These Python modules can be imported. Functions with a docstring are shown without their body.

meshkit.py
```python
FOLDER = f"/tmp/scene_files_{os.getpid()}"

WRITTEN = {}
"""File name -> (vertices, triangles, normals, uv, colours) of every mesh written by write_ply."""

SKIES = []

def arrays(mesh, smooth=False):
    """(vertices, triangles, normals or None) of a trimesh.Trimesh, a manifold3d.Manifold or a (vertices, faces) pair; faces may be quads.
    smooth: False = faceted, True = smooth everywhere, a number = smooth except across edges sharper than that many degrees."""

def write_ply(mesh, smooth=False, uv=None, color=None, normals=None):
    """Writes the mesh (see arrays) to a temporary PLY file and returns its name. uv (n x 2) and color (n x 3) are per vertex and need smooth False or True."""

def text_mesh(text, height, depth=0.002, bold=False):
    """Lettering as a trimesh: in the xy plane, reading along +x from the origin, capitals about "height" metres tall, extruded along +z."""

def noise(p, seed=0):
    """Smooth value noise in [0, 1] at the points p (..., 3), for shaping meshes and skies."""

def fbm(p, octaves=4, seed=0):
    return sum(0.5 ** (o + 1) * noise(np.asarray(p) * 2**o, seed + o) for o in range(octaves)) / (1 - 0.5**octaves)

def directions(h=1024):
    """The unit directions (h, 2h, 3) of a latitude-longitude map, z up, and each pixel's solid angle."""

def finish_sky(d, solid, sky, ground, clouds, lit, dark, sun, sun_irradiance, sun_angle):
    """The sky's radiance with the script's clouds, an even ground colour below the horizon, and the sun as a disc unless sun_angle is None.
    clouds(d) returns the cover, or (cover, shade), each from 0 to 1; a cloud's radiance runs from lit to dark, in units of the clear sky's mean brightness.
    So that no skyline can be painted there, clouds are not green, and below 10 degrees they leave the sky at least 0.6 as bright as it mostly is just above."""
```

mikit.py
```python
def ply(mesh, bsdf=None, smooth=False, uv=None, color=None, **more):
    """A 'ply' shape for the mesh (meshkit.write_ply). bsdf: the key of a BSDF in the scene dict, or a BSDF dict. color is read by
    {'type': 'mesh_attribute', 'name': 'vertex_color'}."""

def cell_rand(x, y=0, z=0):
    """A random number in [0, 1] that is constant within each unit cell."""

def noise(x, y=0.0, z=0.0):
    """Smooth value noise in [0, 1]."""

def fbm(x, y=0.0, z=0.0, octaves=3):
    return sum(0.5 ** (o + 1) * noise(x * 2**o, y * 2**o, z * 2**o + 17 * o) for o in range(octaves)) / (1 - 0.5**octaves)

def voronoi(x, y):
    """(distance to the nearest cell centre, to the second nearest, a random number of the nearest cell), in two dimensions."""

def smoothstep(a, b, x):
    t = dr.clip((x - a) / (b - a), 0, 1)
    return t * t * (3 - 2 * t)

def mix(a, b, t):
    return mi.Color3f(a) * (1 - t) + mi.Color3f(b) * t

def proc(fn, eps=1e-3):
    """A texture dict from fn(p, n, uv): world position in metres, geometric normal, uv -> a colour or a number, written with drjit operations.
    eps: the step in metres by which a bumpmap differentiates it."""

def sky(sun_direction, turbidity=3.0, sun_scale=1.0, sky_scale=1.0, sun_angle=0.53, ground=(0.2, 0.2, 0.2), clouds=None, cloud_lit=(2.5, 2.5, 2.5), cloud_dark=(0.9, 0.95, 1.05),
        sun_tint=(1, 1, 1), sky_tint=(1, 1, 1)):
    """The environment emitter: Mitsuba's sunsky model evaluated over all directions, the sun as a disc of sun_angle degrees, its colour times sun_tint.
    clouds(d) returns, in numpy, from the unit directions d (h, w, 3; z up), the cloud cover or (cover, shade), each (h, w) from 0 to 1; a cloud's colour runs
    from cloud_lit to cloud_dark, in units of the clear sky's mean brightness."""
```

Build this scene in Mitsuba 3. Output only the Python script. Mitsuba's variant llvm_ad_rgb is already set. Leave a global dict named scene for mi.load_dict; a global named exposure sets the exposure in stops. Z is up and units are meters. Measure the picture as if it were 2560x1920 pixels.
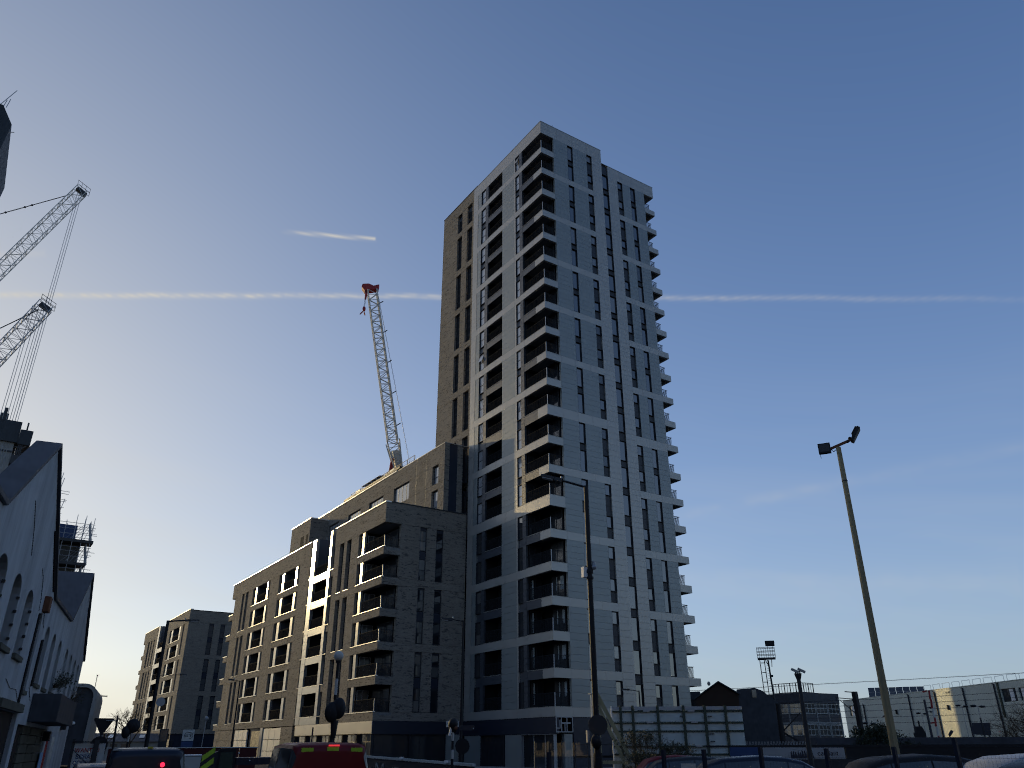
import math, random
import numpy as np, trimesh
import mitsuba as mi, drjit as dr
import mikit, meshkit
T = mi.ScalarTransform4f
scene, labels = {}, {}
rng = random.Random(7)

# ------------------------------------------------------------------ camera, sky, exposure
F_PX, PITCH, ROLL, YAW, EYE = 1949.43, 0.43508, -0.004208, 0.982945, 1.65
fw = np.array([math.cos(PITCH) * math.cos(YAW), math.cos(PITCH) * math.sin(YAW), math.sin(PITCH)])
rt = np.array([math.sin(YAW), -math.cos(YAW), 0.0])
up = np.cross(rt, fw)
up = -math.sin(ROLL) * rt + math.cos(ROLL) * up
scene['camera'] = {'type': 'perspective', 'fov': math.degrees(2 * math.atan(1280 / F_PX)), 'fov_axis': 'x', 'near_clip': 0.1, 'far_clip': 6000.0,
                   'to_world': T().look_at(origin=[0, 0, EYE], target=[float(fw[0]), float(fw[1]), EYE + float(fw[2])], up=[float(x) for x in up])}
exposure = 2.32

SUN_AZ, SUN_EL = math.radians(105.0), math.radians(12.0)
SUN = np.array([math.cos(SUN_AZ) * math.cos(SUN_EL), math.sin(SUN_AZ) * math.cos(SUN_EL), math.sin(SUN_EL)])


def bearing(az, el):
    az, el = math.radians(az), math.radians(el)
    return np.array([math.cos(az) * math.cos(el), math.sin(az) * math.cos(el), math.sin(el)])


def trail(d, a, b, width):
    """How near the directions d are to the great circle from bearing a to bearing b: (0..1 across, angle along from a in degrees)."""
    n = np.cross(a, b); n /= np.linalg.norm(n)
    t = np.cross(n, a)
    along = np.degrees(np.arctan2(d @ t, d @ a))
    wob = 0.16 * (meshkit.fbm(np.stack([along * 0.35, along * 0, along * 0], -1), 3, 5) - 0.5)
    off = np.degrees(np.arcsin(np.clip(d @ n, -1, 1))) + wob
    return np.exp(-(off / width) ** 2), along


def clouds(d):
    q = d * 1.0
    az = np.degrees(np.arctan2(d[..., 1], d[..., 0]))
    el = np.degrees(np.arcsin(np.clip(d[..., 2], -1, 1)))
    c = np.zeros(d.shape[:2])
    # thin high cirrus, denser low down and towards the sun
    s = np.stack([az * 0.05 + el * 0.03, el * 0.42 - az * 0.05, az * 0], -1)
    wisp = np.clip(meshkit.fbm(s, 5, 11) - 0.47, 0, 1) * 2.2
    low = np.clip((26 - el) / 22, 0, 1)
    c += wisp * low * (0.26 + 0.30 * np.clip((az - 50) / 40, 0, 1))
    # the long contrail, fading to the right, and two short ones
    g, al = trail(d, bearing(93.73, 26.02), bearing(19.01, 25.50), 0.17)
    tex = meshkit.fbm(np.stack([al * 2.2, d[..., 2] * 160, al * 0], -1), 3, 3)
    c += g * (0.35 + 0.65 * tex) * np.clip(1.0 - np.abs(al - 6) / 68, 0, 1) * (al > -30)
    g, al = trail(d, bearing(76.12, 34.38), bearing(68.16, 34.91), 0.10)
    L = 6.6
    c += g * np.clip(al / 2.0, 0, 1) * (al < L) * 0.8
    for a, b, wd, k in ((bearing(43.94, 14.93), bearing(22.81, 16.70), 0.45, 0.09), (bearing(50.0, 10.5), bearing(24.0, 9.0), 0.8, 0.07), (bearing(94.2, 28.4), bearing(91.8, 29.3), 0.2, 0.3)):
        g, al = trail(d, a, b, wd)
        c += g * k * meshkit.fbm(np.stack([al * 0.8, d[..., 2] * 90, al * 0], -1), 3, 8) * 1.8 * ((al > -1) & (al < 26 if wd > 0.3 else al < 2.2))
    ang = np.degrees(np.arccos(np.clip(d @ SUN, -1, 1)))
    aur = np.exp(-(ang / 39.0) ** 2)                            # thin haze, brightest round the sun
    rise = np.clip((el - 3.0) / 34.0, 0, 1)
    veil = np.maximum((0.50 + 0.45 * aur) * np.exp(-np.clip(el, 0, 90) / 9.0), 0.66 * aur)
    cover = np.clip(np.maximum(c, veil) + 0.3 * np.minimum(c, veil), 0, 0.9)
    shade = np.clip(1.0 - aur * (1.0 - 0.42 * rise), 0, 1)
    return cover, shade * veil / (veil + c + 1e-6) + 0.35 * c / (veil + c + 1e-6)


scene['sky'] = mikit.sky(SUN.tolist(), turbidity=2.2, sun_scale=0.45, sun_angle=0.53, clouds=clouds, cloud_lit=(3.0, 2.65, 1.95), cloud_dark=(1.15, 1.4, 1.8),
                         ground=(0.12, 0.12, 0.12), sun_tint=(0.82, 0.95, 1.12), sky_tint=(0.97, 1.03, 1.36))

# ------------------------------------------------------------------ materials


def bs(key, d):
    scene[key] = d
    return key


def solid(key, col, rough=0.6, spec=0.4, metal=0.0, cc=0.0):
    d = {'type': 'principled', 'base_color': {'type': 'rgb', 'value': list(col)} if not isinstance(col, dict) else col, 'roughness': rough, 'specular': spec, 'metallic': metal}
    if cc:
        d['clearcoat'] = cc; d['clearcoat_gloss'] = 0.95
    return bs(key, {'type': 'twosided', 'b': d})


def brick_fn(base, dark, amount):
    def fn(p, n, uv):
        u = dr.select(dr.abs(n.x) > dr.abs(n.y), p.y, p.x)
        row = dr.floor(p.z / 0.075)
        x = u / 0.225 + 0.5 * (row - 2 * dr.floor(row / 2))
        r = mikit.cell_rand(dr.floor(x), row, 3)
        streak = mikit.noise(u * 1.6, p.z * 9.0, 4.0)
        big = mikit.fbm(u * 0.35, p.z * 0.35, 9.0)
        k = mikit.smoothstep(0.62, 0.95, 0.6 * r + 0.5 * streak) * amount
        col = mikit.mix(base, dark, k)
        mort = dr.select((x - dr.floor(x) < 0.06) | (p.z / 0.075 - row < 0.16), 1.18, 1.0)
        return col * ((0.86 + 0.28 * r) * (0.88 + 0.24 * big) * mort)
    return fn


def weathered(col, amt=0.25, sx=0.6, sz=0.25, seed=1.0):
    def fn(p, n, uv):
        u = dr.select(dr.abs(n.x) > dr.abs(n.y), p.y, p.x)
        s = mikit.fbm(u * sx, p.z * sz, seed, 4)
        f = mikit.noise(u * 9.0, p.z * 2.0, seed)
        return mi.Color3f(col) * (1.0 - amt + 2 * amt * (0.75 * s + 0.25 * f))
    return fn


def ribbed(col, amt):
    base = weathered(col, amt, 0.5, 0.08, 2.2)

    def fn(p, n, uv):
        t = (p.x * 0.504 + p.y * 0.8636) / 0.42
        return base(p, n, uv) * dr.select(t - dr.floor(t) < 0.3, 0.9, 1.04)
    return fn


def panel_fn(col, amt):
    def fn(p, n, uv):
        u = dr.select(dr.abs(n.x) > dr.abs(n.y), p.y, p.x)
        return mi.Color3f(col) * (1.0 - amt + 2 * amt * mikit.fbm(u * 0.5, p.z * 0.8, 2.0))
    return fn


def pr(fn, **k):
    return mikit.proc(fn, **k)


for i, g in enumerate((0.985, 1.0, 1.015)):
    solid(f'm_panel_light_{i}', pr(panel_fn((0.365 * g, 0.350 * g, 0.318 * g), 0.035)), 0.32, 0.5, 0.25)
    solid(f'm_panel_mid_{i}', pr(panel_fn((0.232 * g, 0.25 * g, 0.242 * g), 0.035)), 0.34, 0.5, 0.2)
solid('m_panel_dark', (0.055, 0.062, 0.075), 0.4, 0.5, 0.15)
solid('m_panel_bright', (0.27, 0.265, 0.25), 0.21, 0.5, 0.25)
solid('m_navy', (0.012, 0.018, 0.034), 0.35, 0.4)
solid('m_frame', (0.016, 0.019, 0.026), 0.45, 0.4)
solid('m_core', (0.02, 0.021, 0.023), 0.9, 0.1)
solid('m_soffit', (0.16, 0.165, 0.17), 0.7, 0.2)
solid('m_black', (0.012, 0.012, 0.014), 0.6, 0.3)
solid('m_steel_dark', (0.03, 0.032, 0.036), 0.5, 0.4, 0.2)
solid('m_galv', (0.33, 0.34, 0.35), 0.45, 0.5, 0.4)
solid('m_white', (0.72, 0.72, 0.70), 0.5, 0.4)
solid('m_offwhite', (0.50, 0.50, 0.46), 0.55, 0.4)
solid('m_sill', (0.74, 0.72, 0.66), 0.3, 0.6, 0.3)
solid('m_coping', (0.30, 0.31, 0.32), 0.4, 0.5, 0.3)
solid('m_red', (0.16, 0.007, 0.010), 0.4, 0.25, 0.0, 0.15)
solid('m_red_matt', (0.30, 0.03, 0.03), 0.6, 0.3)
solid('m_yellow', (0.62, 0.52, 0.05), 0.45, 0.4)
solid('m_lime', (0.42, 0.62, 0.04), 0.4, 0.4)
solid('m_rubber', (0.012, 0.012, 0.012), 0.85, 0.2)
solid('m_brick', pr(brick_fn((0.195, 0.178, 0.153), (0.055, 0.050, 0.045), 0.9)), 0.85, 0.2)
solid('m_brick_far', pr(brick_fn((0.20, 0.180, 0.150), (0.09, 0.083, 0.075), 0.7)), 0.85, 0.2)
solid('m_render', pr(weathered((0.34, 0.35, 0.355), 0.36, 0.9, 0.10, 3.0)), 0.85, 0.2)
solid('m_reveal', pr(weathered((0.095, 0.09, 0.072), 0.3, 2.0, 0.5, 5.0)), 0.9, 0.1)
solid('m_slate', pr(weathered((0.045, 0.05, 0.06), 0.4, 2.0, 2.0, 7.0)), 0.6, 0.3)
solid('m_concrete', pr(weathered((0.30, 0.30, 0.28), 0.25, 0.5, 0.5, 8.0)), 0.85, 0.2)
solid('m_concrete_dark', pr(weathered((0.10, 0.10, 0.095), 0.3, 0.6, 0.6, 6.0)), 0.85, 0.2)
solid('m_sheet', pr(weathered((0.03, 0.036, 0.042), 0.5, 1.2, 0.12, 4.0)), 0.6, 0.3)
solid('m_wood', pr(weathered((0.30, 0.255, 0.15), 0.35, 6.0, 0.6, 2.0)), 0.8, 0.2)
solid('m_timber', pr(weathered((0.33, 0.285, 0.16), 0.35, 4.0, 1.2, 2.5)), 0.8, 0.2)
solid('m_maroon', (0.06, 0.012, 0.012), 0.7, 0.2)
solid('m_rail', (0.022, 0.024, 0.027), 0.85, 0.08)
solid('m_housebrick', (0.055, 0.036, 0.028), 0.9, 0.1)
solid('m_rust', (0.14, 0.06, 0.035), 0.8, 0.2)
solid('m_tar', pr(weathered((0.05, 0.05, 0.052), 0.3, 1.5, 1.5, 3.3)), 0.9, 0.2)
solid('m_paving', pr(weathered((0.16, 0.155, 0.15), 0.25, 1.5, 1.5, 3.6)), 0.9, 0.2)
solid('m_bark', (0.045, 0.036, 0.028), 0.9, 0.1)
solid('m_twig', (0.075, 0.055, 0.035), 0.9, 0.1)
solid('m_leaf', (0.028, 0.036, 0.018), 0.6, 0.3)
solid('m_leaf_dry', (0.09, 0.07, 0.035), 0.7, 0.2)
solid('m_ware', pr(ribbed((0.55, 0.57, 0.48), 0.14)), 0.6, 0.4)
solid('m_blue', (0.02, 0.05, 0.14), 0.5, 0.4)
solid('m_green_steel', (0.03, 0.045, 0.03), 0.5, 0.4)
solid('m_hoard', pr(weathered((0.46, 0.50, 0.47), 0.22, 0.5, 0.7, 1.2)), 0.5, 0.5)
solid('m_hi_blue', (0.16, 0.33, 0.55), 0.5, 0.4)
scene['m_glass'] = {'type': 'twosided', 'b': {'type': 'principled', 'base_color': {'type': 'rgb', 'value': [0.012, 0.016, 0.022]}, 'roughness': 0.06, 'specular': 1.0, 'clearcoat': 1.0, 'clearcoat_gloss': 0.99}}
scene['m_glass_deep'] = scene['m_glass']
scene['m_glass'] = {'type': 'twosided', 'b': {'type': 'plastic', 'diffuse_reflectance': {'type': 'rgb', 'value': [0.012, 0.016, 0.022]}, 'int_ior': 2.3}}
scene['m_glass_sky_pale'] = {'type': 'twosided', 'b': {'type': 'plastic', 'diffuse_reflectance': {'type': 'rgb', 'value': [0.30, 0.305, 0.31]}, 'int_ior': 2.5}}  # pale diffuse colour stands in for bright sky reflected in the panes
scene['m_glass_blind'] = {'type': 'twosided', 'b': {'type': 'plastic', 'diffuse_reflectance': {'type': 'rgb', 'value': [0.09, 0.09, 0.088]}, 'int_ior': 2.2}}
scene['m_clear'] = {'type': 'thindielectric', 'int_ior': 1.5}
scene['m_glass_warm'] = {'type': 'twosided', 'b': {'type': 'principled', 'base_color': {'type': 'rgb', 'value': [0.05, 0.055, 0.06]}, 'roughness': 0.1, 'specular': 0.9, 'clearcoat': 0.8, 'clearcoat_gloss': 0.97}}
solid('m_car_glass', (0.02, 0.026, 0.03), 0.08, 0.8, 0.0, 0.6)
solid('m_blind', (0.40, 0.45, 0.46), 0.7, 0.2)

# ------------------------------------------------------------------ mesh helpers
BOXF = np.array([[0, 1, 3], [0, 3, 2], [4, 6, 7], [4, 7, 5], [0, 4, 5], [0, 5, 1], [2, 3, 7], [2, 7, 6], [0, 2, 6], [0, 6, 4], [1, 5, 7], [1, 7, 3]])


class MB:
    """Collects boxes, bars, tubes and prisms of one mesh."""

    def __init__(self):
        self.v, self.f, self.n = [], [], 0

    def add(self, v, f):
        self.v.append(np.asarray(v, float)); self.f.append(np.asarray(f, int) + self.n); self.n += len(v)
        return self

    def box(self, x0, x1, y0, y1, z0, z1):
        return self.add([[x, y, z] for x in (x0, x1) for y in (y0, y1) for z in (z0, z1)], BOXF)

    def bar(self, p, q, w, h=None, upv=(0, 0, 1)):
        p, q = np.asarray(p, float), np.asarray(q, float)
        h = w if h is None else h
        d = q - p; d = d / np.linalg.norm(d)
        s = np.cross(d, upv)
        if np.linalg.norm(s) < 1e-4:
            s = np.cross(d, (1, 0, 0))
        s /= np.linalg.norm(s); t = np.cross(s, d)
        return self.add([c + s * a * w / 2 + t * b * h / 2 for c in (p, q) for a in (-1, 1) for b in (-1, 1)], BOXF)

    def tube(self, p, q, r0, r1=None, n=8, cap=True):
        p, q = np.asarray(p, float), np.asarray(q, float)
        r1 = r0 if r1 is None else r1
        d = q - p; L = np.linalg.norm(d)
        if L < 1e-6:
            return self
        d /= L
        s = np.cross(d, (0, 0, 1) if abs(d[2]) < 0.95 else (1, 0, 0)); s /= np.linalg.norm(s); t = np.cross(d, s)
        a = np.arange(n) * 2 * np.pi / n
        ring = np.outer(np.cos(a), s) + np.outer(np.sin(a), t)
        v = np.vstack([p + ring * r0, q + ring * r1])
        i = np.arange(n); j = (i + 1) % n
        f = np.vstack([np.stack([i, j, j + n], 1), np.stack([i, j + n, i + n], 1)])
        if cap:
            v = np.vstack([v, [p], [q]])
            f = np.vstack([f, np.stack([j, i, i * 0 + 2 * n], 1), np.stack([i + n, j + n, i * 0 + 2 * n + 1], 1)])
        return self.add(v, f)

    def path(self, pts, r, n=6):
        for a, b in zip(pts[:-1], pts[1:]):
            self.tube(a, b, r, r, n)
        return self

    def prism(self, poly, O, e1, e2, e3):
        """The polygon (in e1, e2 from O) swept along the vector e3."""
        m = trimesh.creation.extrude_polygon(poly_of(poly), 1.0, engine='earcut')
        O, e1, e2, e3 = (np.asarray(x, float) for x in (O, e1, e2, e3))
        return self.add(O + m.vertices[:, :1] * e1 + m.vertices[:, 1:2] * e2 + m.vertices[:, 2:] * e3, m.faces)

    def mesh(self, m):
        return self.add(m.vertices, m.faces)

    def sphere(self, c, r, sub=2, scale=(1, 1, 1)):
        m = trimesh.creation.icosphere(sub, 1.0)
        return self.add(np.asarray(c) + m.vertices * r * np.asarray(scale), m.faces)


def poly_of(p):
    from shapely.geometry import Polygon
    return p if hasattr(p, 'exterior') else Polygon(p)


class Face:
    """A wall plane: u along h, z up, d outwards along n."""

    def __init__(self, x, y, h, n):
        self.O, self.h, self.n = np.array([x, y, 0.0]), np.array([*h, 0.0]), np.array([*n, 0.0])

    def P(self, u, z, d=0.0):
        return self.O + self.h * u + self.n * d + np.array([0, 0, z])

    def box(self, m, u0, u1, z0, z1, d0, d1):
        return m.add([self.P(u, z, d) for u in (u0, u1) for d in (d0, d1) for z in (z0, z1)], BOXF)


used = {}


def numbered(name):
    k = used.get(name, -1) + 1
    used[name] = k
    return name if k == 0 else f'{name}_{k:03d}'


def thing(name, label, cat, group=None):
    key = numbered(name)
    labels[key] = {'label': label, 'category': cat}
    if group:
        labels[key]['group'] = group
    return key


def put(parent, name, m, mat, smooth=False, label=None, kind=None):
    key = numbered(f'{parent}__{name}')
    scene[key] = mikit.ply((np.vstack(m.v), np.vstack(m.f)), mat, smooth=smooth)
    if label or kind:
        labels[key] = {**({'label': label} if label else {}), **({'kind': kind} if kind else {})}
    return key


def single(name, m, mat, label, cat, group=None, smooth=False, kind=None):
    key = numbered(name)
    scene[key] = mikit.ply((np.vstack(m.v), np.vstack(m.f)), mat, smooth=smooth)
    labels[key] = {'label': label, 'category': cat}
    if group:
        labels[key]['group'] = group
    if kind:
        labels[key]['kind'] = kind
    return key


def struct(name, m, mat, smooth=False):
    key = numbered(name)
    scene[key] = mikit.ply((np.vstack(m.v), np.vstack(m.f)), mat, smooth=smooth)
    labels[key] = {'kind': 'structure'}
    return key


def text(parent, name, s, height, O, e1, e2, nrm, mat, depth=0.01, bold=True):
    t = meshkit.text_mesh(s, height, depth, bold)
    O, e1, e2, nrm = (np.asarray(x, float) for x in (O, e1, e2, nrm))
    m = MB().add(O + t.vertices[:, :1] * e1 + t.vertices[:, 1:2] * e2 + t.vertices[:, 2:] * nrm, t.faces)
    return put(parent, name, m, mat)


# ------------------------------------------------------------------ ground
m = MB(); m.add([[-3000, -3000, -0.15], [3000, -3000, -0.15], [3000, 3000, -0.15], [-3000, 3000, -0.15]], [[0, 1, 2], [0, 2, 3]])
struct('ground', m, 'm_tar')
m = MB(); m.prism([(-2.5, -40), (9.0, -40), (12, 30), (30, 72), (31, 260), (22, 260), (21, 80), (6, 30), (-2.5, 10)], (0, 0, -0.14), (1, 0, 0), (0, 1, 0), (0, 0, 0.02))
struct('road', m, 'm_tar')
m = MB(); m.prism([(31.2, 71.5), (31.2, 260), (34, 260), (34, 75), (60, 57), (80, 57), (80, 50), (36, 50)], (0, 0, -0.15), (1, 0, 0), (0, 1, 0), (0, 0, 0.13))
struct('pavement', m, 'm_paving')
m = MB(); m.prism([(-7, -20), (-3, -20), (-3, 12), (5.4, 30), (20.4, 80), (21.4, 260), (15, 260), (14, 90), (-0.5, 38)], (0, 0, -0.15), (1, 0, 0), (0, 1, 0), (0, 0, 0.13))
struct('pavement', m, 'm_paving')

# ------------------------------------------------------------------ the tower
CX, CY = 42.83, 57.87
FL = [4.72, 7.83, 10.93, 13.98, 17.07, 20.14, 23.47, 26.51, 29.53, 32.83, 35.84, 38.84, 41.84, 44.87, 47.85, 50.87, 53.85, 56.92, 59.93, 62.98, 66.02]
BH = [0.78 if k not in (6, 9) else 1.05 for k in range(21)]
SOF, TOP = 68.25, 70.0
NXT = FL[1:] + [SOF + 0.78]
LF = Face(CX, CY, (0, 1), (-1, 0))
RF = Face(CX, CY, (1, 0), (0, -1))
R2 = Face(CX, CY + 1.79, (1, 0), (0, -1))
BW = Face(CX + 0.53, CY, (0, 1), (-1, 0))

tower = thing('apartment_tower', 'tall residential tower clad in pale and blue grey metal panels with stacked corner balconies', 'apartment tower')
planks_all, plank_tone = [], [0]


def planks(Fc, u0, u1, z0, z1, mat, pitch=0.6):
    n = max(1, round((z1 - z0) / pitch)); s = (z1 - z0) / n
    for i in range(n):
        za, zb = z0 + i * s, z0 + (i + 1) * s
        c = Fc.P((u0 + u1) / 2, (za + zb) / 2)
        planks_all.append((np.linalg.norm(c - [0, 0, EYE]) / (u1 - u0) ** 0.3, Fc, u0 + 0.006, u1 - 0.006, za + 0.009, zb - 0.009, f'{mat}_{rng.choice((0, 1, 1, 2))}'))


def band(Fc, u0, u1, z0, z1, mat='m_panel_light', seg=1.75, name='band_panel', d0=-0.27, d1=0.0, vsplit=1):
    n = max(1, round((u1 - u0) / seg)); s = (u1 - u0) / n
    for i in range(n):
        for j in range(vsplit):
            h = (z1 - z0) / vsplit
            m = MB(); Fc.box(m, u0 + i * s + 0.008, u0 + (i + 1) * s - 0.008, z0 + j * h + 0.006, z0 + (j + 1) * h - 0.006, d0, d1)
            put(tower, name, m, f'{mat}_{rng.choice((0, 1, 1, 2))}' if mat.endswith(('light', 'mid')) else mat)


def pane_mesh(Fc, u0, u1, z0, z1, d):
    """A sheet of glass 12 mm thick, set a fraction of a degree off true as real panes are."""
    a, b = rng.uniform(-1, 1) * 0.004 * (u1 - u0), rng.uniform(-1, 1) * 0.004 * (z1 - z0)
    v = []
    for u in (u0, u1):
        for dd in (d - 0.012, d):
            for z in (z0, z1):
                v.append(Fc.P(u, z, dd + (a if u == u1 else -a) + (b if z == z1 else -b)))
    return MB().add(v, BOXF)


def window(owner, Fc, u0, u1, z0, z1, splits=(), depth=0.2, fr=0.055, mat='m_glass', jamb=True, name='window', frame_mat='m_frame', vsplits=(), open_pane=None):
    """An opening's window: jambs, frame and panes. splits: heights of transoms; vsplits: places of mullions."""
    w = numbered(f'{owner}__{name}')
    m = MB()
    if jamb:
        Fc.box(m, u0, u0 + 0.02, z0, z1, -0.3, -0.002); Fc.box(m, u1 - 0.02, u1, z0, z1, -0.3, -0.002)
        Fc.box(m, u0 + 0.02, u1 - 0.02, z1 - 0.02, z1, -0.3, -0.002); Fc.box(m, u0 + 0.02, u1 - 0.02, z0, z0 + 0.025, -0.3, 0.012)
    a0, a1, b0, b1 = u0 + 0.022, u1 - 0.022, z0 + 0.027, z1 - 0.022
    Fc.box(m, a0, a0 + fr, b0, b1, -depth - 0.05, -depth + 0.03); Fc.box(m, a1 - fr, a1, b0, b1, -depth - 0.05, -depth + 0.03)
    Fc.box(m, a0 + fr, a1 - fr, b0, b0 + fr, -depth - 0.05, -depth + 0.03); Fc.box(m, a0 + fr, a1 - fr, b1 - fr, b1, -depth - 0.05, -depth + 0.03)
    for s in splits:
        Fc.box(m, a0 + fr, a1 - fr, s - 0.035, s + 0.035, -depth - 0.05, -depth + 0.03)
    us = [a0 + fr] + list(vsplits) + [a1 - fr]
    for s in vsplits:
        Fc.box(m, s - 0.035, s + 0.035, b0 + fr, b1 - fr, -depth - 0.048, -depth + 0.028)
    put(w, 'frame', m, frame_mat)
    zs = [b0 + fr] + list(splits) + [b1 - fr]
    for za, zb in zip(zs[:-1], zs[1:]):
        for ua, ub in zip(us[:-1], us[1:]):
            pm = mat if mat != 'm_glass' else rng.choice(('m_glass',) * 7 + ('m_glass_blind',) * 2 + ('m_glass_deep',))
            put(w, 'pane', pane_mesh(Fc, ua, ub, za, zb, -depth), pm)
    return w


def sheet(owner, Fc, u0, u1, z0, z1, mat, name='spandrel', d0=-0.28, d1=-0.16, label=None):
    m = MB(); Fc.box(m, u0, u1, z0, z1, d0, d1)
    return put(owner, name, m, mat, label=label)


def railing(owner, runs, z, h=1.1, pitch=0.11, mat='m_rail', post=None):
    """Upright flat bars between two rails along each run of points."""
    m = MB()
    for a, b in runs:
        a, b = np.array([*a, z]), np.array([*b, z])
        L = np.linalg.norm(b - a); d = (b - a) / L
        m.bar(a + [0, 0, h], b + [0, 0, h], 0.05, 0.04); m.bar(a + [0, 0, 0.08], b + [0, 0, 0.08], 0.04, 0.03)
        for i in range(1, int(L / pitch)):
            c = a + d * i * pitch
            m.bar(c + [0, 0, 0.08], c + [0, 0, h], 0.012, 0.04)
    k = put(owner, 'railing', m, mat)
    if post is not None:
        p = MB()
        for c in post:
            p.bar(np.array([*c, z]), np.array([*c, z + h + 0.02]), 0.06)
        put(owner, 'post', p, 'm_galv')
    return k


# core: everything behind the cladding, with the balcony recesses cut out
from shapely.geometry import Polygon, box as sbox
plan = Polygon([(0, 0), (9.33, 0), (9.33, 1.79), (19.81, 1.79), (19.81, 24.72), (0.53, 24.72), (0.53, 15.4), (0, 15.4)])
for b in (sbox(-1, -1, 1.86, 4.06), sbox(-1, 8.41, 1.6, 11.75), sbox(18.11, 0, 21, 6.0)):
    plan = plan.difference(b)
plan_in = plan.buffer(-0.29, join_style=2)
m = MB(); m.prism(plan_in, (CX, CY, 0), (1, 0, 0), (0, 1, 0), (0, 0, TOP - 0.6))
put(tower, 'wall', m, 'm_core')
roofp = Polygon([(0, 0), (9.33, 0), (9.33, 1.79), (19.81, 1.79), (19.81, 24.72), (0.53, 24.72), (0.53, 15.4), (0, 15.4)]).buffer(-0.29, join_style=2)
m = MB(); m.prism(roofp, (CX, CY, SOF + 0.03), (1, 0, 0), (0, 1, 0), (0, 0, 0.5))
put(tower, 'roof', m, 'm_soffit')

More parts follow.
